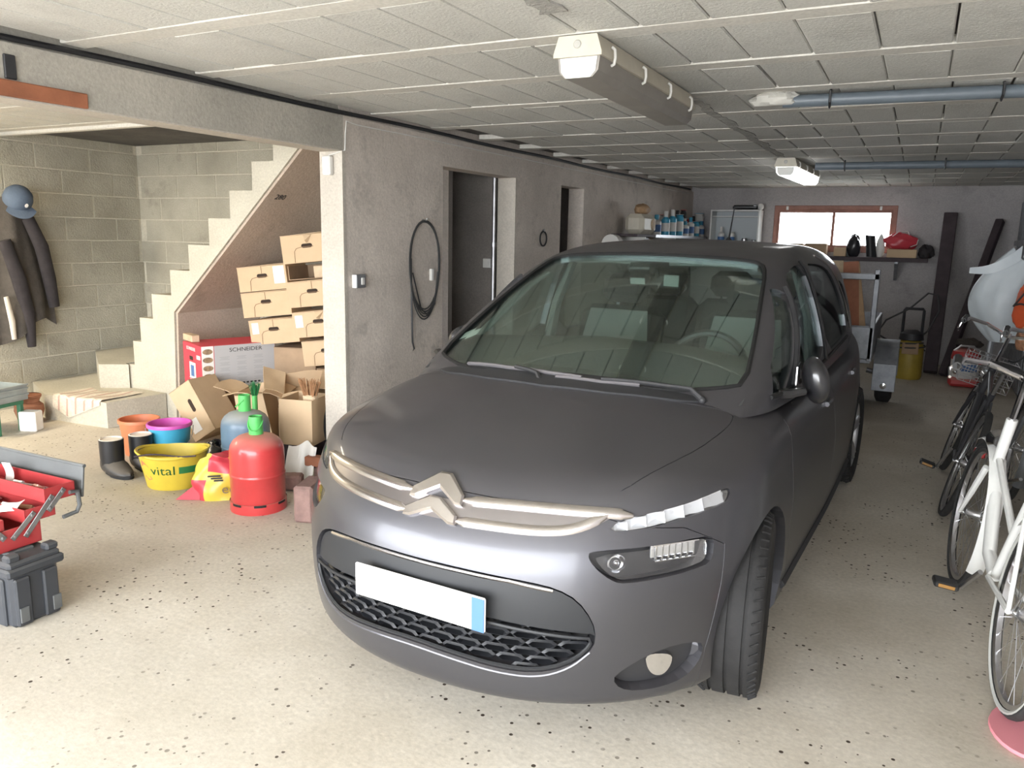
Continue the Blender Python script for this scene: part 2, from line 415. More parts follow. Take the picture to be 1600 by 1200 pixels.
# rooms behind the openings
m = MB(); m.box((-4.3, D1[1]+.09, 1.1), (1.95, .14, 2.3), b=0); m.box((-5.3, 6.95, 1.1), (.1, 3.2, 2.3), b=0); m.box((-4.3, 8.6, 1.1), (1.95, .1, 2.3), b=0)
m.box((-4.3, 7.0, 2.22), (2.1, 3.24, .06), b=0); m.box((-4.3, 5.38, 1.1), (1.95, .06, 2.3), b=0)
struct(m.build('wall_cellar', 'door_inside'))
m = MB(); m.tube([(xw(6)-TH-.02, D1[1]-.03, .02), (xw(6)-TH-.02, D1[1]-.03, 2.1)], .016, 8); m.tube([(xw(6)-TH-.02, D1[1]-.03, 1.42), (xw(6)-TH-.02, D1[1]-.03, 1.46)], .024, 8)
tag(m.build('water_pipe', 'dull_steel'), 'thin vertical pipe at the far jamb inside the wide doorway', 'pipe')

# beam over the left bay
m = MB()
m.prism([(xw(-1.8)-TH, -1.8), (xw(-1.8), -1.8), (xw(3.88), 3.88), (xw(3.88)-TH, 3.88)], 2.0, TOP)
m.prism([(xw(-1.8)-TH, -1.8), (xw(-1.8)-.035, -1.8), (xw(3.88)-.035, 3.88), (xw(3.88)-TH, 3.88)], TOP, CEIL+.03)
struct(m.build('trim_1', 'beam_concrete'))
m = MB(); m.prism([(xw(-1.8)-TH+.005, -1.8), (xw(-1.8)-.005, -1.8), (xw(3.86)-.005, 3.86), (xw(3.86)-TH+.005, 3.86)], 1.994, 2.004)  # paler sheet under the beam: its lit underside put into the colour
struct(m.build('trim_2', 'column_concrete'))

# left bay block walls
def blockwall(name, org, ux, length, z1, mortar_thick, nrm):
    """courses of hollow blocks: each block a piece, standing a few millimetres proud of the mortar bed"""
    m = MB(); u = Vector(ux); n = Vector(nrm); o0 = Vector(org)
    c = o0+u*(length/2)-n*.08+Vector((0, 0, z1/2))
    d = Vector((abs(u.x)*length+abs(n.x)*.15, abs(u.y)*length+abs(n.y)*.15, z1))
    m.box(c, d, b=0); w = struct(m.build(name, 'mortar'))
    bm_ = []
    for ww in (.485, .24):
        q = MB(); q.box((0, 0, 0), (abs(u.x)*ww+abs(n.x)*.06, abs(u.y)*ww+abs(n.y)*.06, .189), b=.003); bm_.append((ww, q.mesh('block', 'block_concrete', 40)))
    nc = int(z1/.2)
    for c_ in range(nc):
        s = -(.25 if c_ % 2 else 0)+random.uniform(-.03, .03)
        while s < length-.08:
            e = s+.497
            ww, me = bm_[0]; cs = s+.25
            if e > length+.12: ww, me = bm_[1]; cs = s+.125; e = s+.25
            if cs-ww/2 >= -.16 and cs+ww/2 < length+.12:
                p = o0+u*cs+n*(-.0293+random.uniform(0, .0025))+Vector((0, 0, .1+.2*c_))
                b = bpy.data.objects.new('block', me); COL.objects.link(b); b.parent = w; b.location = p
            s = e
    return w
blockwall('wall_stair_side', (XL2, 3.2, 0), (0, 1, 0), YS-3.2, 3.0, .15, (1, 0, 0))
blockwall('wall_stair_back', (XL2-.2, YS, 0), (1, 0, 0), 3.05, 3.0, .15, (0, -1, 0))
m = MB(); m.box((-5, 4.6, 3.1), (4, 1.7, .12), b=0); m.box((-5, 3.98, 2.7), (4, .1, .75), b=0); struct(m.build('ceiling_stairwell', 'soffit_concrete'))
m = MB(); m.box((-3.55, YS+.06, 2.6), (.62, .1, .95), b=0); struct(m.build('wall_stair_top', 'block_concrete'))
# remaining shell behind the viewer and to the right
m = MB(); m.box((XL2-.08, .7, 1.5), (.15, 5.02, 3), b=0); struct(m.build('wall_bay', 'mortar'))
m = MB(); m.box((-6.2, -1.05, 1.2), (1.2, .15, 2.5), b=0); m.box((1.02, -1.05, 1.2), (.2, .15, 2.5), b=0); m.box((-2.35, -1.05, 2.3), (6.5, .15, .3), b=0)
struct(m.build('wall_front', 'wall_concrete'))
m = MB(); m.box((1.16, 5.2, 1.2), (.15, 12.7, 2.5), b=0); struct(m.build('wall_right', 'back_wall'))
# back wall with the window opening
WX0, WX1, WZ0, WZ1 = -1.86, -.33, 1.40, 2.01
m = MB(); yy = YB+.1
m.box(((-3.4+WX0)/2, yy, 1.15), (WX0+3.4, .2, 2.4), b=0); m.box(((WX1+1.2)/2, yy, 1.15), (1.2-WX1, .2, 2.4), b=0)
m.box(((WX0+WX1)/2, yy, WZ0/2-.03), (WX1-WX0, .2, WZ0+.06), b=0); m.box(((WX0+WX1)/2, yy, (WZ1+2.36)/2), (WX1-WX0, .2, 2.36-WZ1), b=0)
struct(m.build('wall_back', 'back_wall'))
# basement window
mat('window_wood', (.33, .16, .12), .6, var=.2)
m = MB(); t = .06
m.box(((WX0+WX1)/2, YB+.03, WZ1-t/2), (WX1-WX0, .07, t)); m.box(((WX0+WX1)/2, YB+.03, WZ0+t/2), (WX1-WX0, .07, t))
m.box((WX0+t/2, YB+.03, (WZ0+WZ1)/2), (t, .068, WZ1-WZ0)); m.box((WX1-t/2, YB+.03, (WZ0+WZ1)/2), (t, .068, WZ1-WZ0))
win = struct(m.build('window_1', 'window_wood'))
glass('window_glass', (.97, .98, .98), .03)
cx = (WX0+WX1)/2
for s in (0, 1):
    a = WX0+t if s == 0 else cx; b = cx if s == 0 else WX1-t
    m = MB(); w2 = .035
    m.box(((a+b)/2, YB+.02, WZ1-t-w2/2), (b-a, .04, w2)); m.box(((a+b)/2, YB+.02, WZ0+t+w2/2), (b-a, .04, w2))
    m.box((a+w2/4, YB+.02, (WZ0+WZ1)/2), (w2/2, .039, WZ1-WZ0-2*t)); m.box((b-w2/4, YB+.02, (WZ0+WZ1)/2), (w2/2, .039, WZ1-WZ0-2*t))
    fr = m.build('sash', 'window_wood', win)
    m = MB(); m.box(((a+b)/2, YB+.02, (WZ0+WZ1)/2), (b-a-.02, .005, WZ1-WZ0-2*t-.02), b=0); m.build('pane', 'window_glass', fr)
for x in (WX0+.17, WX1-.2):
    m = MB(); m.box((x, YB-.012, WZ1-.035), (.03, .03, .05)); m.build('window_latch', 'white_plastic', win)

# stairs: cast concrete flight with its stepped cheek facing the garage, winding at the foot
edges = [(-4.12, 2.0), (-4.33, 2.0), (-4.56, 1.8), (-4.79, 1.6), (-5.02, 1.4), (-5.24, 1.2), (-5.47, 1.0), (-5.63, .8), (-5.73, .6), (-5.80, .4)]
Y0 = 4.3
prof = [(-3.4, 2.6), (-3.9, 2.6), (-3.9, 2.4), (-4.12, 2.4), (-4.12, 2.2), (-4.33, 2.2)]
prof = [(-3.4, 2.75), (-3.69, 2.75), (-3.69, 2.6), (-3.9, 2.6), (-3.9, 2.4), (-4.1, 2.4), (-4.1, 2.2)]
prof = [(-3.5, 2.62), (-3.88, 2.62), (-3.88, 2.4), (-4.1, 2.4)]
pp = [(-3.45, 2.62), (-3.89, 2.62), (-3.89, 2.2), (-4.12, 2.2), (-4.12, 2.0)]
for (x, z), (xn, zn) in zip(edges[1:], edges[2:]+[(-5.86, .2)]): pp += [(x, z), (x, zn)]
pp += [(-5.84, .2), (-5.84, -.01), (-5.26, -.01), (-5.22, .87), (-3.87, 2.1), (-3.45, 2.48)]
m = MB(); m.prism(pp, Y0, YS-.005, 'y')
# winder wedges reaching the far wall at the foot
stair = tag(m.build('stair_flight', 'stair_concrete'), 'pale concrete stair flight with stepped side climbing behind the boxes', 'stairs')
m = MB(); m.prism([(-3.45, 2.47), (-3.87, 2.095), (-5.215, .868), (-5.255, .0), (-5.235, 0), (-5.195, .86), (-3.85, 2.088), (-3.45, 2.46)], Y0+.015, YS, 'y'); m.build('soffit', 'soffit_concrete', stair)
wz = [(.4, [(-6.69, YS-.01), (-6.69, 4.62), (-5.98, 4.15), (-5.78, 4.28), (-5.86, 4.31), (-5.86, YS-.01)]), (.2, [(-6.69, YS-.01), (-6.69, 4.02), (-6.1, 3.75), (-5.42, 3.80), (-5.36, 4.29), (-5.85, 4.31), (-5.85, YS-.01)])]
for z, poly in wz:
    m = MB(); m.prism(poly, -.01, z); m.build('winder_step', 'stair_concrete', stair)
text_m = text('280', .07, 'ink', stair, Matrix.Identity(4), name='pencil_mark')
ta = math.atan2(2.1-.87, 5.22-3.87)
# local x runs along +Y (into the wall), local y up the slope
tx = Vector((0, 1, 0)); ty = Vector((math.cos(ta), 0, math.sin(ta))); tz = tx.cross(ty)
text_m.matrix_local = Matrix(((tx.x, ty.x, tz.x, -4.2247+.0178), (tx.y, ty.y, tz.y, 4.45), (tx.z, ty.z, tz.z, 1.7769-.0195), (0, 0, 0, 1)))

# rough cement smear along the conduit chase between the two ceiling lamps
rs = random.Random(3)
for y0, y1, w in ((4.35, 7.4, .035), (1.5, 2.55, .05)):
    m = MB(); k = int((y1-y0)/.06); L_, R_ = [], []
    for i in range(k+1):
        y = y0+(y1-y0)*i/k; c = -1.17+.012*math.sin(i*.6); L_.append((c-w*rs.uniform(.5, 1.1), y)); R_.append((c+w*rs.uniform(.5, 1.1), y))
    for i in range(k):
        a, b, c_, d = L_[i], R_[i], R_[i+1], L_[i+1]; z = 2.2445+rs.uniform(-.001, .0)
        m.add([(p[0], p[1], z) for p in (a, b, c_, d)]+[(p[0], p[1], 2.252) for p in (a, b, c_, d)], [(0, 3, 2, 1), (4, 5, 6, 7), (0, 1, 5, 4), (1, 2, 6, 5), (2, 3, 7, 6), (3, 0, 4, 7)])
    struct(m.build('trim_3', 'smear'))

def spl(xs,ys):
    xs=np.array(xs,float);ys=np.array(ys,float);n=len(xs);h=np.diff(xs)
    A=np.zeros((n,n));b=np.zeros(n);A[0,0]=A[-1,-1]=1
    for i in range(1,n-1):
        A[i,i-1]=h[i-1];A[i,i]=2*(h[i-1]+h[i]);A[i,i+1]=h[i]
        b[i]=6*((ys[i+1]-ys[i])/h[i]-(ys[i]-ys[i-1])/h[i-1])
    m=np.linalg.solve(A,b)
    def f(x):
        x=np.clip(np.asarray(x,float),xs[0],xs[-1]);i=np.clip(np.searchsorted(xs,x)-1,0,n-2)
        a=xs[i+1]-x;c=x-xs[i];H=h[i]
        return (m[i]*a**3+m[i+1]*c**3)/(6*H)+(ys[i]/H-m[i]*H/6)*a+(ys[i+1]/H-m[i+1]*H/6)*c
    return f
def smax(a,b,k):
    h=np.maximum(k-np.abs(a-b),0)/k
    return np.maximum(a,b)+h*h*k*.25
NOSE=spl([.0,.17,.25,.35,.45,.55,.63,.70,.78,.88,1.1],[-.69,-.735,-.756,-.766,-.766,-.752,-.728,-.685,-.625,-.54,-.4])
HALF=spl([.0,.17,.30,.45,.60,.72,.85,.95,1.1],[.83,.842,.856,.864,.864,.85,.83,.80,.76])
ZTOP=spl([-.95,-.62,-.5,-.3,-.1,.1,.4,.8,2.0,3.0,3.6],[.62,.785,.835,.893,.937,.972,1.0,1.0,1.01,1.03,1.0])
def Fbody(x,y,z):
    ax=np.abs(x);W=HALF(z)*(1-.026*np.maximum(y-1.3,0)**1.5);y0=.05
    p=2.15
    L=y0-NOSE(z)
    fr=((ax/W)**p+(np.maximum(y0-y,0)/L)**p)**(1/p)
    L2=.95;q=3.2
    re=((ax/W)**q+(np.maximum(y-2.6,0)/L2)**q)**(1/q)
    s=(np.where(y<1.2,fr,re)-1)*.82
    d=.05*(ax/.6)**2.2+.55*np.maximum(ax-.6,0)**1.6
    t=(z-ZTOP(y)+d)*.93
    f=smax(s,t,.05)
    return smax(f,.145-z,.05)
ZG=spl([-.3,.0,.1,.3,.6,.9,1.1,1.3,1.6,2.0,2.5,2.9,3.4],[.74,.915,.97,1.075,1.225,1.36,1.435,1.478,1.507,1.517,1.50,1.455,1.34])
XG=spl([.6,.9,1.0,1.2,1.4,1.55],[.80,.795,.78,.728,.65,.57])
def Fcab(x,y,z):
    ax=np.abs(x)
    yy=y-.30*ax**2.2
    t=(z-ZG(yy)+.03*(ax/.6)**2)*.88
    xs=XG(z)-.10*np.maximum(.9-y,0)**2-.05*np.maximum(y-2.2,0)**2-.022*np.maximum(y-1.2,0)
    s=(ax-xs)*.96
    r=(y-(3.28+(1.4-z)*.42)+.1*ax**2)*.9
    return smax(smax(t,s,.09),r,.12)
def hit(F,o,d,tmax=2.0,n=46,t0=0):
    """first outward crossing from inside point(s) o along d"""
    o=np.asarray(o,float);d=np.asarray(d,float)
    lo=np.zeros(d.shape[:-1])+t0;hi=np.zeros(d.shape[:-1])+tmax
    for _ in range(n):
        m=(lo+hi)/2;p=o+d*m[...,None]
        ins=F(p[...,0],p[...,1],p[...,2])<0
        lo=np.where(ins,m,lo);hi=np.where(ins,hi,m)
    return o+d*((lo+hi)/2)[...,None]
def march(F,o,d,t0,t1,n=400):
    """first entering crossing (outside->inside) along one ray"""
    ts=np.linspace(t0,t1,n);p=o+d*ts[:,None];v=F(p[:,0],p[:,1],p[:,2])
    i=np.where((v[:-1]>0)&(v[1:]<=0))[0]
    if len(i)==0: return None
    a,b=ts[i[0]],ts[i[0]+1]
    for _ in range(40):
        m=(a+b)/2;q=o+d*m
        if F(*q)>0:a=m
        else:b=m
    return o+d*b
# ================================================================== THE CAR
mat('car_paint', (.092, .092, .102), .38, .72, coat=.3, coat_rough=.09, dust=(.15, .13, .132), dustamt=.5)
mat('car_black', (.02, .02, .022), .3, coat=.6); mat('trim_black', (.03, .03, .032), .55); mat('trim_grey', (.02, .021, .023), .48, spec=.35)
mat('grille_black', (.016, .017, .02), .4); mat('seal', (.006, .006, .006), .7)
mat('satin_chrome', (.60, .57, .56), .24, 1); mat('mirror_bowl', (.85, .85, .87), .12, 1); mat('lamp_black', (.02, .02, .022), .3)
mat('drl_reflector', (.92, .91, .91), .2, .25); mat('cabin_dark', (.045, .047, .047), .7); mat('cabin_light', (.42, .44, .42), .8)  # daytime lamp facets whitened: reflected surroundings put into the base colour
mat('seat_dark', (.022, .022, .024), .9, bump=.2); mat('seat_light', (.30, .31, .30), .9, bump=.2); mat('headliner', (.36, .38, .36), .9)
mat('wiper_grey', (.20, .19, .20), .4, .3); mat('dull_chrome', (.27, .25, .25), .32, .9); mat('plate_white', (.9, .9, .9), .35); mat('alloy', (.42, .42, .43), .35, .9)
glass('windscreen_glass', (.83, .91, .88), .0); glass('side_glass', (.70, .76, .75), .04); glass('lamp_glass', (.95, .96, .97), .03)
CARM = tr(-1.215, 2.588, 0) @ rotz(-math.radians(2.7))
car = thing('car', 'dark grey metallic family car parked nose to the viewer in the middle', 'car', M=CARM)

def car_solid(F, zc, yf, yr, nth, ncf, nst, ncr, name, tmax=2.2):
    """closed skin where F = 0, met by rays from a capsule axis along y"""
    th = np.arange(nth)/nth*2*np.pi; rows = []
    for i in range(1, ncf+1):
        a = (i/ncf)*np.pi/2; rows.append((yf, -np.cos(a), np.sin(a)))
    for i in range(1, nst): rows.append((yf+(yr-yf)*i/nst, 0, 1))
    for i in range(0, ncr): a = (i/ncr)*np.pi/2; rows.append((yr, np.sin(a), np.cos(a)))
    R = np.array(rows); n = len(R)
    o = np.zeros((n, nth, 3)); o[..., 1] = R[:, 0:1]; o[..., 2] = zc
    d = np.zeros((n, nth, 3)); d[..., 1] = R[:, 1:2]; d[..., 0] = R[:, 2:3]*np.cos(th); d[..., 2] = R[:, 2:3]*np.sin(th)
    P = hit(F, o, d, tmax).reshape(-1, 3)
    f0 = hit(F, np.array([[0, yf, zc]]), np.array([[0, -1., 0]]), tmax)[0]; f1 = hit(F, np.array([[0, yr, zc]]), np.array([[0, 1., 0]]), tmax)[0]
    V = np.vstack([P, f0, f1]); a, b = n*nth, n*nth+1
    fs = []
    for i in range(n-1):
        for j in range(nth):
            j2 = (j+1) % nth; fs.append((i*nth+j, (i+1)*nth+j, (i+1)*nth+j2, i*nth+j2))
    for j in range(nth):
        j2 = (j+1) % nth; fs.append((a, j, j2)); fs.append((b, (n-1)*nth+j2, (n-1)*nth+j))
    me = bpy.data.meshes.new(name); me.from_pydata(V.tolist(), [], fs); me.update()
    bm = bmesh.new(); bm.from_mesh(me); bmesh.ops.recalc_face_normals(bm, faces=bm.faces); bm.to_mesh(me); bm.free()
    return me
def boolean(A, cutters, op='DIFFERENCE'):
    oa = bpy.data.objects.new('a', A); COL.objects.link(oa); tmp = []
    for B in cutters:
        ob = bpy.data.objects.new('b', B); COL.objects.link(ob); tmp.append(ob)
        md = oa.modifiers.new('m', 'BOOLEAN'); md.operation = op; md.solver = 'MANIFOLD'; md.object = ob
    dg = bpy.context.evaluated_depsgraph_get(); me = bpy.data.meshes.new_from_object(oa.evaluated_get(dg))
    for o in tmp+[oa]: bpy.data.objects.remove(o)
    return me
def pr_mesh(poly, d0, d1, ax):
    m = MB(); m.prism(poly, d0, d1, ax); me = bpy.data.meshes.new('cutter'); me.from_pydata(m.v, [], m.f)
    bm = bmesh.new(); bm.from_mesh(me); bmesh.ops.triangulate(bm, faces=[f for f in bm.faces if len(f.verts) > 4]); bmesh.ops.recalc_face_normals(bm, faces=bm.faces); bm.to_mesh(me); bm.free()
    return me
def grad(F, P, h=1e-4):
    g = np.stack([F(P[:, 0]+h, P[:, 1], P[:, 2])-F(P[:, 0]-h, P[:, 1], P[:, 2]), F(P[:, 0], P[:, 1]+h, P[:, 2])-F(P[:, 0], P[:, 1]-h, P[:, 2]), F(P[:, 0], P[:, 1], P[:, 2]+h)-F(P[:, 0], P[:, 1], P[:, 2]-h)], 1)
    return g/np.maximum(np.linalg.norm(g, axis=1, keepdims=True), 1e-12)
def skin_normals(me, F, eps=6e-4):
    """true surface normals on the skin, flat ones on the cut faces"""
    me.polygons.foreach_set('use_smooth', [True]*len(me.polygons))
    nv = len(me.vertices); co = np.empty(nv*3); me.vertices.foreach_get('co', co); co = co.reshape(-1, 3)
    on = np.abs(F(co[:, 0], co[:, 1], co[:, 2])) < eps; g = grad(F, co)
    nl = len(me.loops); li = np.empty(nl, int); me.loops.foreach_get('vertex_index', li)
    npol = len(me.polygons); fn = np.empty(npol*3); me.polygons.foreach_get('normal', fn); fn = fn.reshape(-1, 3)
    lt = np.empty(npol, int); me.polygons.foreach_get('loop_total', lt); fl = np.repeat(fn, lt, 0)
    G = g[li]; use = on[li] & ((G*fl).sum(1) > .55)
    me.normals_split_custom_set(np.where(use[:, None], G, fl).tolist())
def car_part(me, name, m, parent=None, F=None):
    me.materials.clear(); me.materials.append(MATS[m]); me.name = name
    if F is not None: skin_normals(me, F)
    else: finish(me, 30)
    o = bpy.data.objects.new(name, me); COL.objects.link(o); o.parent = parent or car; return o
def refine(poly, step, closed=True):
    out = []; n = len(poly)
    for i in range(n if closed else n-1):
        a, b = poly[i], poly[(i+1) % n]; L = math.dist(a, b); k = max(1, int(math.ceil(L/step)))
        out += [(a[0]+(b[0]-a[0])*t/k, a[1]+(b[1]-a[1])*t/k) for t in range(k)]
    if not closed: out.append(tuple(poly[-1]))
    return out
def smooth_poly(poly, it=2, closed=True):
    for _ in range(it):
        n = len(poly); q = []
        for i in range(n if closed else n-1):
            a, b = poly[i], poly[(i+1) % n]
            q += [(.75*a[0]+.25*b[0], .75*a[1]+.25*b[1]), (.25*a[0]+.75*b[0], .25*a[1]+.75*b[1])]
        if not closed: q = [poly[0]]+q+[poly[-1]]
        poly = q
    return poly
def inside(poly, P):
    x, y = P[:, 0], P[:, 1]; c = np.zeros(len(P), bool); n = len(poly)
    for i in range(n):
        (x0, y0), (x1, y1) = poly[i], poly[(i+1) % n]
        if y0 == y1: continue
        k = ((y0 > y) != (y1 > y)) & (x < (x1-x0)*(y-y0)/(y1-y0)+x0); c ^= k
    return c
def mirrored(p): return [(-x, y) for x, y in p[::-1]]
def skin_patch(name, m, outline, F, ax, off=0., thick=.004, step=.02, parent=None, side=1, org=None):
    """a solid sheet following the skin F over a 2-d outline; ax: 'y' outline is (x,z), 'z' is (x,y), 'x' is (y,z)"""
    ol = refine(outline, step); A = np.array(ol)
    gx = np.arange(A[:, 0].min()+step*.5, A[:, 0].max(), step); gy = np.arange(A[:, 1].min()+step*.5, A[:, 1].max(), step)
    g = np.array([(a, b) for a in gx for b in gy]) if len(gx) and len(gy) else np.zeros((0, 2))
    if len(g):
        g = g[inside(ol, g)]
        if len(g): dmin = np.sqrt(((g[:, None]-A[None])**2).sum(2)).min(1); g = g[dmin > step*.45]
    pts = [Vector(p) for p in ol]+[Vector(p) for p in g.tolist()]; n = len(ol)
    vv, _, ff, *_ = delaunay_2d_cdt(pts, [(i, (i+1) % n) for i in range(n)], [], 1, 1e-6)
    Q = np.array([(v[0], v[1]) for v in vv]); k = len(Q); o = np.zeros((k, 3)); d = np.zeros((k, 3))
    if ax == 'y': o[:, 0] = Q[:, 0]; o[:, 2] = Q[:, 1]; o[:, 1] = org if org is not None else .0; d[:, 1] = -1
    if ax == 'z': o[:, 0] = Q[:, 0]; o[:, 1] = Q[:, 1]; o[:, 2] = org if org is not None else .5; d[:, 2] = 1
    if ax == 'x': o[:, 1] = Q[:, 0]; o[:, 2] = Q[:, 1]; d[:, 0] = side
    P = hit(F, o, d, 2.0); N = grad(F, P)
    V = np.vstack([P+N*off, P+N*(off-thick)])
    fs = []
    for f in ff:
        a, b, c = (P[i] for i in f[:3]); nn = np.cross(b-a, c-a)
        f = tuple(f) if nn @ N[f[0]] > 0 else tuple(f)[::-1]
        fs += [f, tuple(i+k for i in f[::-1])]
    cnt = {}
    for f in fs[::2]:
        for i in range(len(f)): e = (f[i], f[(i+1) % len(f)]); cnt[e] = 1
    for (a, b) in list(cnt):
        if (b, a) not in cnt: fs.append((b, a, a+k, b+k))
    mb = MB(); mb.add(V.tolist(), fs); return mb.build(name, m, parent or car, 40)
def on_front(x, z, off=0):
    p = hit(Fbody, np.array([[x, .0, z]]), np.array([[0, -1., 0]]), 2.0); return Vector((p+grad(Fbody, p)*off)[0])
def on_top(x, y, off=0, F=None, org=.5):
    F = F or Fbody; p = hit(F, np.array([[x, y, org]]), np.array([[0, 0, 1.]]), 2.0); return Vector((p+grad(F, p)*off)[0])
def on_side(y, z, s, off=0, F=None):
    F = F or Fbody; p = hit(F, np.array([[0, y, z]]), np.array([[float(s), 0, 0]]), 2.0); return Vector((p+grad(F, p)*off)[0])

# ---- outlines measured in the car's own axes (metres; x across, y back from the front axle, z up)
OPEN_R = [(0, .562), (.12, .562), (.25, .557), (.36, .549), (.43, .536), (.485, .505), (.525, .445), (.535, .385), (.515, .340), (.46, .297), (.38, .272), (.28, .272), (.15, .286), (0, .295)]
OPENING = OPEN_R+[(-x, z) for x, z in OPEN_R[::-1]][1:-1]
DIV = [(-.53, .393), (-.25, .422), (0, .437), (.25, .422), (.53, .393)]
POCKET = [(.572, .254), (.593, .282), (.653, .325), (.715, .343), (.762, .329), (.768, .298), (.756, .252), (.73, .217), (.687, .203), (.624, .203), (.588, .218)]
HEAD = [(.492, .632), (.51, .641), (.633, .648), (.752, .658), (.772, .645), (.775, .585), (.758, .570), (.69, .559), (.594, .549), (.562, .557), (.512, .60)]
LENS = [(.512, .629), (.64, .639), (.752, .650), (.764, .638), (.767, .588), (.752, .576), (.69, .566), (.594, .557), (.566, .565), (.528, .600)]
DRL = [(.528, .689), (.552, .719), (.63, .736), (.697, .751), (.741, .766), (.771, .775), (.783, .768), (.785, .748), (.779, .735), (.722, .720), (.667, .705), (.61, .694)]
HOOD_R = [(0, -.600), (.15, -.592), (.3, -.565), (.42, -.535), (.52, -.495), (.565, -.43), (.615, -.30), (.66, -.15), (.685, .02), (.69, .12), (.675, .20), (.60, .165), (.45, .115), (.25, .08), (0, .068)]
HOOD = HOOD_R+[(-x, y) for x, y in HOOD_R[::-1]][1:-1]
def inset(poly, d):
    n = len(poly); A = sum(poly[i][0]*poly[(i+1) % n][1]-poly[(i+1) % n][0]*poly[i][1] for i in range(n)); s = 1 if A > 0 else -1; out = []
    for i in range(n):
        a, b, c = Vector(poly[i-1]), Vector(poly[i]), Vector(poly[(i+1) % n])
        t1 = (b-a).normalized(); t2 = (c-b).normalized(); nn = Vector((-(t1.y+t2.y), t1.x+t2.x))
        if nn.length > 1e-6: nn.normalize()
        out.append(tuple(b+nn*d*s))
    return out
# ---- lower body
body0 = car_solid(Fbody, .55, -.08, 2.85, 168, 64, 84, 26, 'body')
cyl = []
for y in (0, 2.80):
    for s in (-1, 1):
        cyl.append(pr_mesh([(y+(.025 if y < 1 else 0)+.328*math.cos(2*PI*i/40), .31+.336*math.sin(2*PI*i/40)) for i in range(40)], .53*s, 1.2*s, 'x'))
pit = pr_mesh([(-.70, .30), (.70, .30), (.74, .9), (.74, 2.4), (.68, 3.05), (-.68, 3.05), (-.74, 2.4), (-.74, .9)], .42, 1.6, 'z')
body1 = boolean(body0, cyl+[pit])
hood_s = smooth_poly(HOOD, 1)
hood = boolean(body1.copy(), [pr_mesh(inset(hood_s, .0022), .66, 1.3, 'z')], 'INTERSECT')
body2 = boolean(body1, [pr_mesh(hood_s, .66, 1.3, 'z')])
BUMP = [(-1.1, .0), (-.335, .0), (-.335, .30), (-.30, .50), (-.285, .62), (-.40, .69), (-.50, .70), (-.56, .735), (-1.1, .86)]
bump = boolean(body2.copy(), [pr_mesh(inset(BUMP, .0022), -1.2, 1.2, 'x')], 'INTERSECT')
body3 = boolean(body2, [pr_mesh(BUMP, -1.2, 1.2, 'x')])
pocket_s = smooth_poly(POCKET, 1); head_s = smooth_poly(HEAD, 1); drl_s = smooth_poly(DRL, 1); open_s = smooth_poly(OPENING, 1)
def deep(poly, sgn, depth):
    pts = poly if sgn > 0 else mirrored(poly); return pr_mesh(pts, -1.2, depth, 'y')
def skin_pocket(poly, depth, s):
    """cutter that follows the skin to a constant depth"""
    o = skin_patch('cutter', 'seal', poly if s > 0 else mirrored(poly), Fbody, 'y', .03, .03+depth, .03); me = o.data; bpy.data.objects.remove(o)
    bm = bmesh.new(); bm.from_mesh(me); bmesh.ops.recalc_face_normals(bm, faces=bm.faces); bm.to_mesh(me); bm.free(); return me
bump = boolean(bump, [skin_pocket(open_s, .07, 1)]+[skin_pocket(pocket_s, .045, s) for s in (1, -1)]+[skin_pocket(head_s, .06, s) for s in (1, -1)]+[skin_pocket(drl_s, .03, s) for s in (1, -1)])
body3 = boolean(body3, [skin_pocket(drl_s, .03, s) for s in (1, -1)]+[skin_pocket(head_s, .06, s) for s in (1, -1)])
doors = []
FD = [(.44, .25), (1.42, .25), (1.46, .6), (1.46, .985), (.50, .985), (.42, .80), (.40, .5)]
RD = [(1.47, .25), (2.30, .25), (2.44, .45), (2.52, .75), (2.55, .985), (1.475, .985), (1.475, .6)]
for s in (-1, 1):
    for nm, poly in (('front_door', FD), ('rear_door', RD)):
        a, b = (.70, 1.1) if s > 0 else (-1.1, -.70)
        d = boolean(body3.copy(), [pr_mesh(inset(poly, .003), a, b, 'x')], 'INTERSECT')
        doors.append(car_part(d, nm, 'car_paint', None, Fbody))
for s in (-1, 1):
    for poly in (FD, RD):
        a, b = (.80, 1.1) if s > 0 else (-1.1, -.80)
        body3 = boolean(body3, [pr_mesh(poly, a, b, 'x')])
car_part(body3, 'body_shell', 'car_paint', None, Fbody)
bonnet = car_part(hood, 'bonnet', 'car_paint', None, Fbody)
bumper = car_part(bump, 'front_bumper', 'car_paint', None, Fbody)
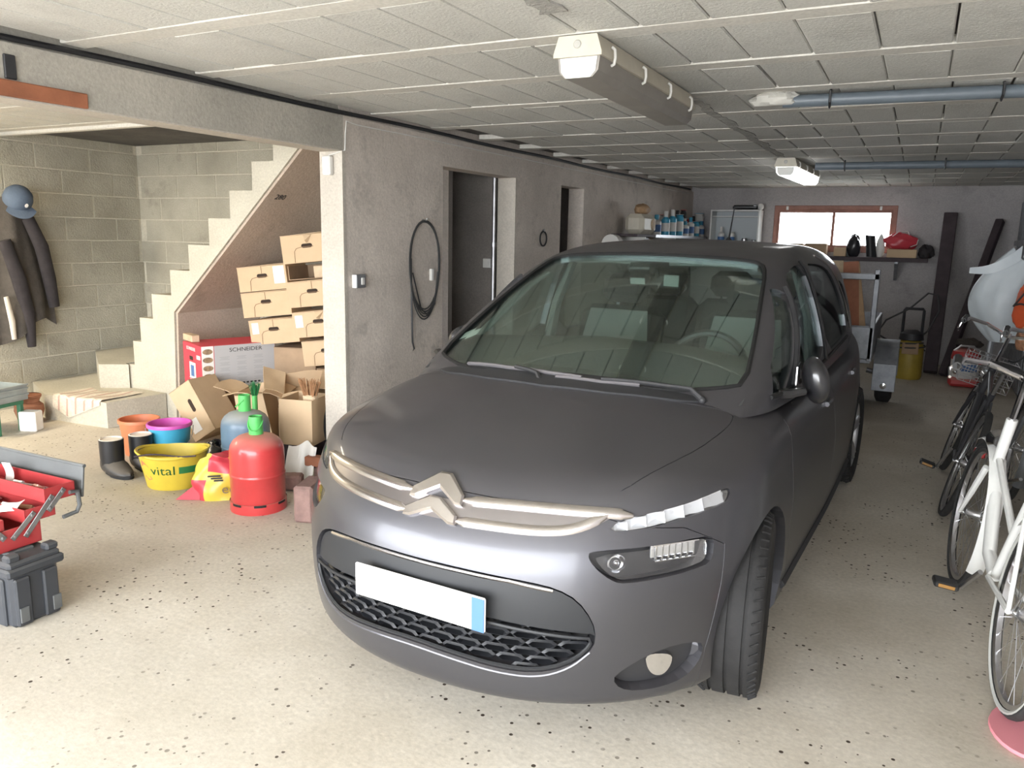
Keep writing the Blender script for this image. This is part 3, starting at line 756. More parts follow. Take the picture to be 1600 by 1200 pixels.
# dark liner right behind the bonnet, bumper and door seams
# ---- grille
def zdiv(x): return float(np.interp(x, [p[0] for p in DIV], [p[1] for p in DIV]))
up = [(x, z) for x, z in smooth_poly(OPENING, 1) if z > zdiv(x)]
xs = np.linspace(.522, -.522, 22); up_r = sorted([p for p in up], key=lambda p: p[0])
upper_poly = [(x, z-.008) for x, z in up_r]+[(x, zdiv(x)+.004) for x in xs]
skin_patch('grille_panel', 'trim_grey', upper_poly, Fbody, 'y', -.012, .03, .03, bumper)
low = sorted([(x, z) for x, z in smooth_poly(OPENING, 1) if z < zdiv(x)], key=lambda p: p[0])
lower_poly = [(x, z) for x, z in low]+[(x, zdiv(x)) for x in xs]
skin_patch('grille_back', 'seal', inset(lower_poly, .004), Fbody, 'y', -.058, .008, .03, bumper)
g = MB()
cw, ch = .088, .0345
for r in range(-1, 7):
    for c in range(-8, 9):
        cxx = c*cw+(cw/2 if r % 2 else 0); cz = .272+r*ch*.78
        if not inside(lower_poly, np.array([[cxx, cz]]))[0]: continue
        cz2 = cz+.018*0; hexo = []; hexi = []
        for (fx, fz) in ((-.5, 0), (-.33, .5), (.33, .5), (.5, 0), (.33, -.5), (-.33, -.5)):
            hexo.append((cxx+fx*cw*1.02, cz+fz*ch*.80)); hexi.append((cxx+fx*cw*.80, cz+fz*ch*.50))
        V = []
        for p in hexo: V.append(on_front(p[0], p[1], -.026))
        for p in hexi: V.append(on_front(p[0], p[1], -.020))
        for p in hexi: V.append(on_front(p[0], p[1], -.05))
        F_ = []
        for i in range(6):
            j = (i+1) % 6; F_ += [(i, j, 6+j, 6+i)[::-1], (6+i, 6+j, 12+j, 12+i)[::-1]]
        if (abs(c*1.7+r*2.3) % 3) > 1.2 or abs(cxx) > .4: F_.append(tuple(12+i for i in range(6))[::-1])
        g.add(V, F_)
o = g.build('grille_mesh', 'grille_black', bumper)
bm = bmesh.new(); bm.from_mesh(o.data); bmesh.ops.recalc_face_normals(bm, faces=bm.faces); bm.to_mesh(o.data); bm.free()
rim_pts = refine(inset(open_s, -.001), .03)
m = MB(); m.tube([on_front(x, z, -.006) for x, z in refine(inset(lower_poly, .008), .03)], .006, 6, closed=True); m.build('grille_frame', 'trim_grey', bumper)
m = MB(); lipn = [(-.52, .345), (-.47, .292), (-.385, .256), (-.27, .257), (-.14, .272), (0, .280), (.14, .272), (.27, .257), (.385, .256), (.47, .292), (.52, .345)]
m.tube([on_front(x, z, -.002) for x, z in refine(smooth_poly(lipn, 2, False), .03, False)], .0045, 6); m.build('bumper_crease', 'car_paint', bumper)
m = MB(); slit = [(-.42, .524), (-.3, .541), (-.15, .547), (0, .548), (.15, .547), (.3, .541), (.42, .524)]
m.tube([on_front(x, z, -.014) for x, z in refine(slit, .03, False)], .0062, 6); m.build('grille_slit', 'satin_chrome', bumper)
# number plate, left blank but for its blue end band
def plate_pt(u, v, off): return (.018+(u-.5)*.49, -.765-off+.05*((u-.5)*2)**2*0, .435+(v-.5)*.105)
m = MB(); m.box((.022, -.772, .452), (.475, .012, .105), b=.004); plate = m.build('number_plate', 'plate_white', bumper)
m = MB(); m.box((.238, -.7785, .452), (.042, .002, .1), b=.0005); band = m.build('blue_band', 'label_blue', plate)
m = MB(); m.box((.022, -.758, .452), (.35, .03, .07)); m.build('plate_holder', 'trim_black', plate)
# ---- chrome bars running into the double chevron
def bar(pts, name, w, off, matn='satin_chrome', flat=.5):
    P = refine(smooth_poly(pts, 2, False), .015, False); Q = [on_front(x, z, off) for x, z in P]
    m = MB(); vs = []; k = len(Q)
    for i, q in enumerate(Q):
        n = Vector(grad(Fbody, np.array([on_front(*P[i])]))[0]); t = (Q[min(i+1, k-1)]-Q[max(i-1, 0)]).normalized(); u = n.cross(t).normalized()
        tap = min(1, min(i, k-1-i)/6+.35)
        for a, b in ((-.5, -.6), (-.5, .05), (-.28, .34), (.0, .42), (.28, .34), (.5, .05), (.5, -.6)): vs.append(q+u*(a*w*tap)+n*(b*w*flat))
    fs = [(i*7+j, i*7+j+1, (i+1)*7+j+1, (i+1)*7+j) for i in range(k-1) for j in range(6)]+[(0, 1, 2, 3, 4, 5, 6), tuple((k-1)*7+j for j in range(7))[::-1]]
    m.add(vs, fs); o = m.build(name, matn, car, 50)
    bm = bmesh.new(); bm.from_mesh(o.data); bmesh.ops.recalc_face_normals(bm, faces=bm.faces); bm.to_mesh(o.data); bm.free(); return o
PANEL = [(-.545, .738), (-.3, .735), (-.1, .728), (.1, .728), (.3, .735), (.545, .733), (.50, .705), (.455, .686), (.36, .678), (.2, .677), (-.2, .677), (-.39, .683), (-.47, .692), (-.52, .71)]
skin_patch('badge_panel', 'dull_chrome', PANEL, Fbody, 'y', .0015, .012, .02)
bar([(-.555, .742), (-.3, .742), (-.066, .733)], 'chrome_bar', .032, .003); bar([(.096, .731), (.3, .741), (.52, .737), (.58, .728)], 'chrome_bar', .032, .003)
bar([(-.54, .733), (-.50, .702), (-.40, .69), (-.2, .685), (-.068, .681)], 'chrome_bar', .030, .003); bar([(.096, .679), (.2, .682), (.36, .682), (.45, .692), (.52, .731)], 'chrome_bar', .030, .003)
def chevron(z0, rise, th):
    """one V of the badge: bevelled, standing on the nose"""
    half = [(.102, z0), (.016, z0+rise)]
    outer = [(1.12*x+.018, z) for x, z in [(-.084, z0-th*.5), (-.062, z0-th*.5), (0, z0+rise-th*.75), (.062, z0-th*.5), (.084, z0-th*.5), (.082, z0+th*.35), (.018, z0+rise+th*.45), (-.018, z0+rise+th*.45), (-.082, z0+th*.35)]]
    P = outer; n = len(P); A = inset(P, .0); B = inset(P, .006)
    V = [on_front(x, z, -.004) for x, z in A]+[on_front(x, z, .012) for x, z in A]+[on_front(x, z, .018) for x, z in B]
    F_ = [tuple(2*n+i for i in range(n))]
    for i in range(n):
        j = (i+1) % n; F_ += [(i, j, n+j, n+i), (n+i, n+j, 2*n+j, 2*n+i)]
    m = MB(); m.add(V, F_); o = m.build('badge_chevron', 'satin_chrome', car, 20)
    bm = bmesh.new(); bm.from_mesh(o.data); bmesh.ops.triangulate(bm, faces=[f for f in bm.faces if len(f.verts) > 4]); bmesh.ops.recalc_face_normals(bm, faces=bm.faces); bm.to_mesh(o.data); bm.free()
chevron(.730, .040, .030); chevron(.680, .034, .028)
# ---- lamps
for s in (1, -1):
    sg = (lambda p: p) if s > 0 else mirrored
    lens = skin_patch('headlamp', 'lamp_glass', sg(smooth_poly(LENS, 1)), Fbody, 'y', -.012, .003, .025)
    skin_patch('lamp_housing', 'lamp_black', sg(inset(head_s, .004)), Fbody, 'y', -.052, .004, .03, lens)
    m = MB()   # bright main reflector box with ribs
    c = on_front(.705*s, .612, -.034); n = Vector(grad(Fbody, np.array([c]))[0]); n.z = 0; n.normalize(); q = Matrix(((-n.y, n.x, 0, 0), (n.x, n.y, 0, 0), (0, 0, 1, 0), (0, 0, 0, 1)))
    fr = Matrix.Translation(c) @ Matrix(((-n.y, -n.x, 0, 0), (n.x, -n.y, 0, 0), (0, 0, 1, 0), (0, 0, 0, 1)))
    m.box((0, .006, .018), (.15, .01, .045), M=fr, b=.003)
    for i in range(7): m.box((-.065+.0215*i, .0, .018), (.006, .022, .042), M=fr, b=.001)
    m.box((0, .0, .041), (.155, .03, .004), M=fr); m.box((0, .0, -.008), (.14, .028, .003), M=fr)
    m.build('main_reflector', 'mirror_bowl', lens)
    c2 = on_front(.575*s, .600, -.036); n2 = Vector(grad(Fbody, np.array([c2]))[0]); n2.z = 0; n2.normalize()
    fr2 = Matrix.Translation(c2) @ Matrix(((-n2.y, -n2.x, 0, 0), (n2.x, -n2.y, 0, 0), (0, 0, 1, 0), (0, 0, 0, 1)))
    m = MB(); m.lathe([(.028, 0), (.024, .012), (.012, .020), (.002, .022)], 20, fr2 @ rot(x=-PI/2), cap=False); m.build('side_reflector', 'mirror_bowl', lens)
    m = MB(); m.ball((0, 0, 0), .009, 10, 8, fr2 @ tr(0, .006, 0)); m.build('bulb', 'chrome', lens)
    d = skin_patch('daytime_lamp', 'lamp_glass', sg(inset(drl_s, .003)), Fbody, 'y', -.003, .002, .02)
    m = MB(); cen = [(.560, .704), (.60, .714), (.64, .722), (.68, .733), (.72, .743), (.758, .757)]
    for i, (x, z) in enumerate(cen):
        c = on_front(x*s, z, -.02); nn = Vector(grad(Fbody, np.array([c]))[0]); up_ = Vector((0, 0, 1)); e = up_.cross(nn).normalized(); u = nn.cross(e)
        fr = Matrix(((e.x, nn.x, u.x, c.x), (e.y, nn.y, u.y, c.y), (e.z, nn.z, u.z, c.z), (0, 0, 0, 1)))
        w = .036+.012*i*.6; h_ = .012+.0022*i
        m.add([(-w*.5, -.004, -h_), (w*.5, .008, -h_), (w*.5, .008, h_), (-w*.5, -.004, h_), (0, -.008, 0)], [(0, 1, 4), (1, 2, 4), (2, 3, 4), (3, 0, 4)], fr)
    m.build('lamp_facets', 'drl_reflector', d)
    m = MB(); skin_patch('lamp_backing', 'drl_reflector', sg(inset(drl_s, .002)), Fbody, 'y', -.026, .003, .03, d)
    pk = skin_patch('fog_lamp_bezel', 'trim_black', sg(inset(pocket_s, .002)), Fbody, 'y', -.036, .006, .025, bumper)
    FOG = [(.652, .318), (.712, .303), (.710, .262), (.692, .230), (.670, .236), (.656, .268)]
    skin_patch('fog_lamp', 'mirror_bowl', sg(smooth_poly(FOG, 2)), Fbody, 'y', -.016, .02, .012, pk)
    # wing seam line and lower side crease
# ---- greenhouse
cab = car_solid(Fcab, .98, .62, 2.75, 168, 46, 70, 34, 'cabin_outer', 2.5)
def Fin(x, y, z): return Fcab(x, y, z)+.032
cin = car_solid(Fin, .98, .62, 2.75, 120, 34, 50, 26, 'cabin_inner', 2.5)
floorcut = pr_mesh([(-3, -4), (3, -4), (3, 7), (-3, 7)], -4., .90, 'z')
WS = [(0, .115), (.25, .13), (.45, .18), (.60, .275), (.675, .345), (.64, .60), (.595, .86), (.555, 1.08), (.52, 1.165), (.44, 1.175), (.25, 1.135), (0, 1.12)]
WSP = smooth_poly(WS+[(-x, y) for x, y in WS[::-1]][1:-1], 1)
QG = [(.36, .952), (.62, .952), (1.00, 1.285), (.98, 1.315), (.94, 1.305)]
FW = [(.69, .962), (1.46, .962), (1.47, 1.2), (1.44, 1.405), (1.30, 1.40), (1.12, 1.36), (1.05, 1.30)]
RW = [(1.53, .965), (2.40, .985), (2.50, 1.05), (2.42, 1.24), (2.28, 1.35), (2.05, 1.395), (1.53, 1.41)]
TQ = [(2.55, 1.03), (2.95, 1.05), (2.92, 1.2), (2.80, 1.28), (2.5, 1.29)]
RGL = [(-.5, 1.02), (.5, 1.02), (.47, 1.32), (-.47, 1.32)]
side_cut = []
for poly in (QG, FW, RW, TQ):
    for s in (-1, 1): side_cut.append(pr_mesh(smooth_poly(poly, 1), .35*s, 1.2*s, 'x'))
frame = boolean(cab, [cin, floorcut, pr_mesh(WSP, 1.0-.1, 1.8, 'z'), pr_mesh(RGL, 2.9, 4.5, 'y')]+side_cut)
car_part(frame, 'roof_frame', 'car_paint', None, Fcab)
skin_patch('windscreen', 'windscreen_glass', inset(WSP, -.008), Fcab, 'z', -.006, .004, .045, org=.9)
for s in (-1, 1):
    for nm, poly in (('quarter_window', QG), ('front_window', FW), ('rear_window', RW), ('tail_window', TQ)):
        skin_patch(nm, 'side_glass', inset(smooth_poly(poly, 1), -.008), Fcab, 'x', -.008, .004, .05, side=s)
    # dark rubber and pillar trim
    m = MB(); m.tube([on_side(y, z, s, .002, Fcab) for y, z in refine([(.40, .945), (.68, .95), (1.5, .955), (2.45, .975)], .05, False)], .009, 6); m.build('window_seal', 'seal', car)
    m = MB(); m.tube([on_side(y, z, s, .004, Fcab) for y, z in refine([(1.495, .95), (1.495, 1.42)], .04, False)], .022, 6, flat=.4); m.build('centre_pillar_trim', 'trim_black', car)
    m = MB(); m.tube([on_side(y, z, s, .004, Fcab) for y, z in refine([(.655, .955), (1.03, 1.315)], .04, False)], .014, 6, flat=.5); m.build('pillar_trim', 'trim_black', car)
    m = MB(); m.tube([on_side(y, z, s, .001, Fcab) for y, z in refine(smooth_poly([(2.0, 1.44), (2.35, 1.39), (2.62, 1.24), (2.72, 1.0)], 2, False), .05, False)], .007, 6); m.build('roof_trim', 'satin_chrome', car)
rg = MB(); rg.grid(lambda u, v: (-.52+1.04*u, hit(Fcab, np.array([[-.52+1.04*u, 2.6, 1.0+.34*v]]), np.array([[0, 1., 0]]), 2.0)[0][1]-.012, 1.0+.34*v), 10, 8); rg.build('tailgate_window', 'side_glass', car)
m = MB(); m.tube([on_top(x, y, -.002, Fcab, .9) for x, y in refine(WSP, .04)], .0095, 6, closed=True); m.build('windscreen_surround', 'seal', car)
# cowl below the screen, wipers
m = MB(); cow = [(-.66, .33), (-.5, .20), (-.25, .12), (0, .095), (.25, .12), (.5, .20), (.66, .33)]
m.sheet(lambda u, v: on_top(-.67+1.34*u, float(np.interp(-.67+1.34*u, [c[0] for c in cow], [c[1] for c in cow]))+.06-.13*v, -.004-.012*v, Fbody, .5)+Vector((0, 0, .012)), 26, 3, .012); m.build('cowl_panel', 'trim_black', car)
def wiper(pts, arm, name='wiper'):
    P = [on_top(x, y, .012, Fcab, .9) for x, y in refine(pts, .06, False)]
    m = MB(); m.tube(P, .013, 6, flat=.6); w = m.build(name, 'wiper_grey', car)
    m = MB(); m.tube([p-Vector((0, 0, .012)) for p in P], .005, 5); m.build('wiper_rubber', 'rubber', w)
    A = [on_top(x, y, .022, Fcab, .9) for x, y in refine(arm, .06, False)]; A[0] -= Vector((0, .02, .03))
    m = MB(); m.tube(A, [.013]+[.008]*(len(A)-1), 6); m.ball(A[0], .014, 10, 6); m.build('wiper_arm', 'trim_black', w)
wiper([(-.42, .185), (-.2, .145), (.0, .130), (.12, .13)], [(-.02, .10), (-.1, .125), (-.17, .140)])
wiper([(.02, .115), (.2, .125), (.34, .155)], [(.56, .215), (.42, .175), (.2, .128)])
# mirrors, folded back against the doors
for s in (1, -1):
    m = MB()
    def mfn(u, v):
        a = 2*PI*v; t = PI*u; r = math.sin(t)**.62; k = math.cos(t)
        return (s*((.868 if s > 0 else .80)+.050*r*math.cos(a)+.030*k), (.66 if s > 0 else .74)-.105*k+.012*r*math.cos(a), .985+.088*r*math.sin(a)*(1-.12*k)+.012*k-.025*math.cos(a)*r)
    m.grid(mfn, 16, 28, cv=True); mir = m.build('wing_mirror', 'car_black', car, 60)
    bm = bmesh.new(); bm.from_mesh(mir.data); bmesh.ops.recalc_face_normals(bm, faces=bm.faces); bm.to_mesh(mir.data); bm.free()
    m = MB(); m.box((0, 0, 0), (.006, .15, .11), tr(s*(.80 if s > 0 else .735), .67, .985) @ rot(z=.1*s)); m.build('mirror_glass', 'chrome', mir)
    m = MB(); m.tube([(s*.76, .52, .94), (s*.80, .53, .945), (s*.845, .56, .955)], [.035, .03, .026], 8, flat=.6); m.build('mirror_foot', 'car_black', mir)
# ---- wheels
def wheel(x, y, s, steer=0):
    e = bpy.data.objects.new('wheel', None); COL.objects.link(e); e.parent = car; e.location = (x, y, .309); e.rotation_euler = (0, 0, steer); e.empty_display_size = .05
    M = rot(y=PI/2)
    m = MB(); w = .102; R = .309
    prof = [(.205, -w*.78), (.235, -w*.92), (.27, -w), (.292, -w*.93), (.303, -w*.80)]
    for g_ in (-.48, 0.0, .48): prof += [(.308, w*(g_-.16)), (.308, w*(g_-.055)), (.300, w*(g_-.05)), (.300, w*(g_+.05)), (.308, w*(g_+.055))]
    prof += [(.308, w*.64), (.303, w*.80), (.292, w*.93), (.27, w), (.235, w*.92), (.205, w*.78)]
    m.lathe(prof, 56, M, cap=False)
    for i in range(56):
        a = 2*PI*i/56
        for sd in (-1, 1): m.box((0, 0, 0), (.03, .006, .007), rot(x=a) @ tr(sd*w*.80, 0, .3035) @ rot(z=.4*sd, y=sd*.5), b=.001)
    m.build('tyre', 'rubber', e)
    m = MB(); m.lathe([(.206, -.08), (.198, -.07), (.198, .06*1), (.208, .082), (.20, .085), (.19, .07), (.19, -.07)], 40, M, cap=False)
    for k in range(5):
        for q in (-.13, .13):
            m.tube([(s*.05, .05*math.sin(2*PI*k/5), .05*math.cos(2*PI*k/5)), (s*.07, .12*math.sin(2*PI*k/5+q*.8), .12*math.cos(2*PI*k/5+q*.8)), (s*.078, .196*math.sin(2*PI*k/5+q), .196*math.cos(2*PI*k/5+q))], [.018, .013, .012], 6)
    m.lathe([(.001, .075), (.03, .072), (.062, .055), (.065, .02), (.001, .0)], 20, M @ rot(x=0 if s > 0 else PI), cap=False)
    m.build('rim', 'alloy', e)
    m = MB(); m.lathe([(.03, .0), (.125, .0), (.125, -.015), (.03, -.015)], 24, M, cap=False); m.build('brake_disc', 'dull_steel', e)
    return e
for s in (1, -1):
    wheel(.772*s, .03, s, .15); wheel(.735*s, 2.80, s)
# ---- cabin
m = MB(); m.grid(lambda u, v: (-.69+1.38*u, .24+.50*v, .935+.135*math.sin(PI/2*min(1, v/.8))*(.8+.2*math.sin(PI*u))-.06*max(0, v-.88)*6+.030*math.exp(-((u-.5)/.16)**2)*math.sin(PI*v)+.025*math.exp(-((u-.76)/.12)**2)*math.sin(PI*v)), 26, 12)
m.box((0, .67, .78), (1.34, .12, .40), b=.04); m.build('dashboard', 'cabin_dark', car, 60)
m = MB(); m.box((0, 1.6, .42), (1.42, 2.7, .05), b=0); m.build('cabin_floor', 'cabin_dark', car)
def seat(x, y, w=.50, nm='front_seat'):
    e = bpy.data.objects.new(nm, None); COL.objects.link(e); e.parent = car; e.location = (x, y, -.05); e.empty_display_size = .05
    m = MB(); m.box((0, 0, .56), (w, .52, .18), b=.06); m.build('cushion', 'seat_dark', e)
    B = tr(0, .24, .60) @ rot(x=-.30)
    m = MB(); m.box((0, 0, .30), (w, .14, .62), B, b=.055); b = m.build('backrest', 'seat_dark', e)
    m = MB(); m.grid(lambda u, v: (w*(-.42+.84*u)*(1-.18*v), -.076-.012*math.sin(PI*u)*math.sin(PI*v), .30+.27*v), 8, 8, M=B); m.build('seat_panel', 'seat_light' if y < 2 else 'cabin_dark', b)
    m = MB(); m.box((0, -.02, .71), (.27, .10, .17), B, b=.045); m.tube([(.06, 0, .58), (.06, 0, .68)], .007, 6, M=B); m.tube([(-.06, 0, .58), (-.06, 0, .68)], .007, 6, M=B); m.build('headrest', 'seat_dark', e)
seat(-.36, 1.30); seat(.36, 1.30); seat(-.42, 2.25, .44, 'rear_seat'); seat(0, 2.25, .40, 'rear_seat'); seat(.42, 2.25, .44, 'rear_seat')
SW = tr(.36, .90, .93) @ rot(x=-.42*1.0)
m = MB(); m.tube([(.185*math.cos(2*PI*i/40), 0, .185*math.sin(2*PI*i/40)) for i in range(40)], .016, 8, closed=True, M=SW); sw = m.build('steering_wheel', 'satin_black', car)
m = MB(); m.lathe([(.001, .03), (.06, .025), (.075, .0), (.07, -.02)], 20, SW @ rot(x=PI/2))
for a in (0, PI, -PI/2): m.box((.115*math.cos(a), 0, .115*math.sin(a)), (.13 if abs(math.sin(a)) < .5 else .04, .02, .035 if abs(math.sin(a)) < .5 else .13), SW)
m.tube([(0, .0, 0), (0, -.25, -.03)], .035, 8, M=SW); m.build('wheel_hub', 'cabin_dark', sw)
m = MB(); m.box((0, 0, 0), (.105, .06, .055), tr(-.05, 1.13, 1.325) @ rot(x=.2), b=.02); m.box((-.02, 1.08, 1.375), (.14, .09, .05), b=.02); sens = m.build('sensor_housing', 'satin_black', car)
m = MB(); m.box((0, 0, 0), (.215, .025, .07), tr(.03, 1.17, 1.315) @ rot(x=.15, y=.03), b=.012); m.tube([(.02, 1.14, 1.38), (.03, 1.16, 1.33)], .012, 6); mir = m.build('interior_mirror', 'satin_black', car)
m = MB(); m.box((0, -.0145, 0), (.075, .004, .055), tr(.10, 1.17, 1.318) @ rot(x=.15, y=.03)); m.build('mirror_back', 'headliner', mir); m = MB(); m.box((0, -.033, -.008), (.075, .004, .03), tr(-.05, 1.13, 1.325) @ rot(x=.2)); m.build('mirror_back', 'headliner', mir)
for s in (-1, 1):
    m = MB(); a, b = (-.47, -.10) if s < 0 else (.06, .46)
    for dz in (0, .026): m.tube([(a, 1.235+.30*abs(a)**2.2, 1.418-dz-.02*a*a), ((a+b)/2, 1.235, 1.424-dz), (b, 1.235+.30*abs(b)**2.2, 1.418-dz-.02*b*b)], .0085, 6)
    m.build('sun_visor_rail', 'headliner', car)
    m = MB(); m.tube([(s*.715, 1.47, .93), (s*.685, 1.50, 1.15), (s*.60, 1.52, 1.38)], [.05, .042, .035], 8, flat=.55); m.build('pillar_lining', 'headliner', car)
    m = MB(); m.tube([(s*.70, .44, .92), (s*.665, .70, 1.07), (s*.60, 1.02, 1.27), (s*.56, 1.13, 1.33)], [.018, .022, .022, .02], 8, flat=.6); m.build('windscreen_pillar_lining', 'headliner', car)
m = MB(); m.sheet(lambda u, v: (-.50+1.0*u, 1.30+1.6*v, 1.43+.04*math.sin(PI*u)+.015*math.sin(PI*v)), 10, 10, .008); m.build('roof_lining', 'headliner', car)
for (x, y) in ((-.650, .435), (-.615, .425)):
    m = MB(); m.grid(lambda u, v: on_top(x+.050*u, y+.055*v+.02*u, -.0108, Fcab, .9), 3, 3); st = m.build('windscreen_sticker', 'paper_white', car)
m = MB(); b0 = on_top(.02, 2.45, .0, Fcab, .98)
m.lathe([(.022, 0), (.02, .015), (.008, .03)], 12, Matrix.Translation(b0)); m.tube([b0+Vector((0, .005, .02)), b0+Vector((0, .09, .22))], [.006, .003], 6); m.build('roof_aerial', 'black_plastic', car)
# tail lamp corner, rear bumper insert, sills
for s in (-1, 1):
    m = MB(); m.tube([on_side(y, .235, s, -.006) for y in np.linspace(.40, 2.42, 16)], .022, 6, flat=.8); m.build('sill_trim', 'trim_black', car)
    for ys_ in ((1.20, 1.27, 1.34), (2.24, 2.31, 2.38)): m = MB(); m.tube([on_side(y, .79, s, .006) for y in ys_], .012, 6); m.build('door_handle', 'car_paint', car)
    m = MB(); m.box((0, 0, 0), (.10, .18, .15), tr(s*.62, 3.27, .83) @ rot(z=.5*s), b=.03); m.build('tail_lamp', 'red_enamel', car)
# ================================================================== LEFT BAY THINGS
def hand_hole(w, h, n=6):
    r = h/2; p = []
    for i in range(n+1): a = -PI/2+PI*i/n; p.append((w/2-r+r*math.cos(a), r*math.sin(a)))
    for i in range(n+1): a = PI/2+PI*i/n; p.append((-w/2+r+r*math.cos(a), r*math.sin(a)))
    return p
mat('hole_dark', (.035, .022, .015), .95)
def carton(w, d, h, label, M, flap=True, hole=(.0, .02), sticker=None, group=None, body='cardboard', lid=True, name='cardboard_box', bent=False):
    """handled cardboard box, front face at local y=0, base at z=0"""
    e = thing(name, label, 'box', M=M, group=group)
    m = MB(); t = .005
    m.box((0, t/2, h/2), (w, t, h), b=.001); m.box((0, d-t/2, h/2), (w, t, h), b=.001); m.box((-w/2+t/2, d/2, h/2), (t, d-.002, h), b=.001); m.box((w/2-t/2, d/2, h/2), (t, d-.002, h), b=.001); m.box((0, d/2, t/2), (w-.002, d-.002, t), b=.001)
    m.build('box_wall', body, e)
    if lid:
        m = MB(); m.sheet(lambda u, v: (-w/2+w*u, -.004+(d+.006)*v, h+.004+.006*math.sin(PI*u)*math.sin(PI*v)+.004*u), 4, 4, .004); m.build('lid', body, e)
    if hole:
        m = MB(); m.prism([(x+hole[0], z+h/2+hole[1]) for x, z in hand_hole(.085, .030)], -.0012, .006, 'y'); m.build('hand_hole', 'hole_dark', e)
    if flap:
        m = MB(); pts = [(-.105, -.0015, .004), (-.10, -.0015, h*.42), (-.085, -.0015, h*.52), (-.05, -.0015, h*.56), (.05, -.0015, h*.565)]
        m.tube(pts, .0022, 5); m.tube([(.0, -.0015, h*.7), (.0, -.0015, h)], .002, 5); o = m.build('flap_cut', 'cardboard_edge', e); o['kind'] = 'stuff'
    if sticker:
        x, z, sw, sh = sticker; m = MB(); m.box((x, -.001, z), (sw, .0016, sh), b=.0004); m.build('paper_label', 'paper_white', e)
    if bent:
        m = MB(); m.add([(-.02, -.002, h), (.05, -.002, h), (.0, -.03, h-.045), (.012, -.002, h-.06)], [(0, 2, 3), (0, 1, 2), (1, 3, 2), (0, 3, 1)]); m.build('torn_flap', body, e)
    return e
def place(x, y, z, yaw=0, roll=0, pitch=0): return tr(x, y, z) @ rot(z=yaw) @ rot(y=-roll) @ rot(x=pitch)
YW0 = .55
G = None
W_, H_ = .37, .185
stack = [
 # x, z of the lower left front corner at y, w, label, options
 (-4.63, 4.43, 1.045, .40, 'top handled cardboard box of the left stack with a white label on its right', dict(sticker=(.14, .11, .09, .13))),
 (-4.60, 4.43, .85, .40, 'middle handled cardboard box of the left stack under the stairs', {}),
 (-4.53, 4.43, .645, .40, 'lowest handled cardboard box of the left stack with a small label on its left', dict(sticker=(-.15, .125, .055, .085))),
 (-4.17, 4.42, 1.275, .40, 'highest cardboard box of all, crowning the right stack with a torn flap', dict(bent=True)),
 (-4.13, 4.42, .955, .40, 'cardboard box on the right stack just below the open gap', {}),
 (-4.08, 4.42, .735, .40, 'cardboard box with torn white label third from the top of the right stack', dict(sticker=(-.15, .12, .06, .09), bent=True)),
 (-4.05, 4.48, .515, .38, 'lowest handled cardboard box of the right stack over the crumpled carton', {}),
]
for (x, y, z, w, lab, kw) in stack:
    M = tr(x, y, z) @ rot(z=.30) @ rot(y=-.115) @ tr(w/2, 0, 0)
    hh = .20 if 'highest' in lab else H_
    carton(w, .36, hh, lab, M, group='handled cardboard boxes stacked under the stairs', **kw)
# open tray in the gap of the right stack
M = tr(-4.17, 4.46, 1.155) @ rot(z=.30) @ rot(y=-.10) @ tr(.22, 0, 0)
e = thing('open_carton', 'open dark cardboard tray squeezed between two boxes of the right stack', 'box', M=M)
m = MB(); m.box((0, .17, .004), (.42, .34, .006)); m.box((-.207, .17, .055), (.006, .34, .10)); m.box((.207, .17, .055), (.006, .34, .10)); m.box((0, .337, .055), (.41, .006, .10)); m.build('tray_wall', 'cardboard_dark', e)
m = MB(); m.box((.10, .01, .05), (.22, .012, .085), b=.003); m.build('foam_panel', 'wood_pale', e)
# supporting worn cartons
carton(.34, .36, .63, 'tall worn cardboard carton carrying the left stack of boxes', place(-4.22, 4.56, 0, .3), flap=False, hole=None, body='cardboard_dark', name='worn_carton')
carton(.38, .36, .50, 'worn cardboard carton carrying the right stack beside the column', place(-3.79, 4.58, 0, .3), flap=False, hole=None, body='cardboard_dark', name='worn_carton')
# crumpled cartons in front of them
def crumpled(name, label, M, w, d, h, seed, body='cardboard'):
    rnd = random.Random(seed); e = thing(name, label, 'box', M=M)
    P = {}
    def j(k):
        if k not in P: P[k] = Vector((rnd.uniform(-.04, .04), rnd.uniform(-.04, .04), rnd.uniform(-.035, .035)))
        return P[k]
    c = [Vector((sx*w/2, sy*d/2, z))+j((sx, sy, z)) for z in (0.04, h) for sy in (-1, 1) for sx in (-1, 1)]
    def quad(a, b, c_, d_): return lambda u, v: (a*(1-u)+b*u)*(1-v)+(d_*(1-u)+c_*u)*v + Vector((0, 0, .012*math.sin(5*u+seed)*math.sin(4*v)))
    m = MB()
    for q in ((0, 1, 5, 4), (1, 3, 7, 5), (3, 2, 6, 7), (2, 0, 4, 6), (0, 2, 3, 1)): m.sheet(quad(*(c[i] for i in q)), 4, 4, .004)
    m.build('box_wall', body, e)
    fl = [((4, 5), Vector((.0, -.16, .03))), ((5, 7), Vector((.15, .02, -.06))), ((6, 4), Vector((-.14, 0, .07)))]
    for (a, b), v in fl:
        m = MB(); m.sheet(quad(c[a], c[b], c[b]+v+Vector((rnd.uniform(-.03, .03), 0, 0)), c[a]+v), 4, 3, .004); m.build('flap', body, e)
    return e
crumpled('crumpled_carton', 'crumpled open cardboard carton lying below the lowest handled box', place(-3.78, 4.22, .32, .5, .1, .5), .30, .22, .17, 3)
carton(.30, .26, .31, 'dark brown carton bearing the crumpled one behind the pale upright carton', place(-3.72, 4.05, 0, .4), flap=False, hole=None, body='cardboard_dark', name='worn_carton')
crumpled('crumpled_carton', 'leaning opened cardboard carton behind the grey-blue gas bottle', place(-4.06, 4.06, .0, .35, .1), .24, .20, .42, 8)
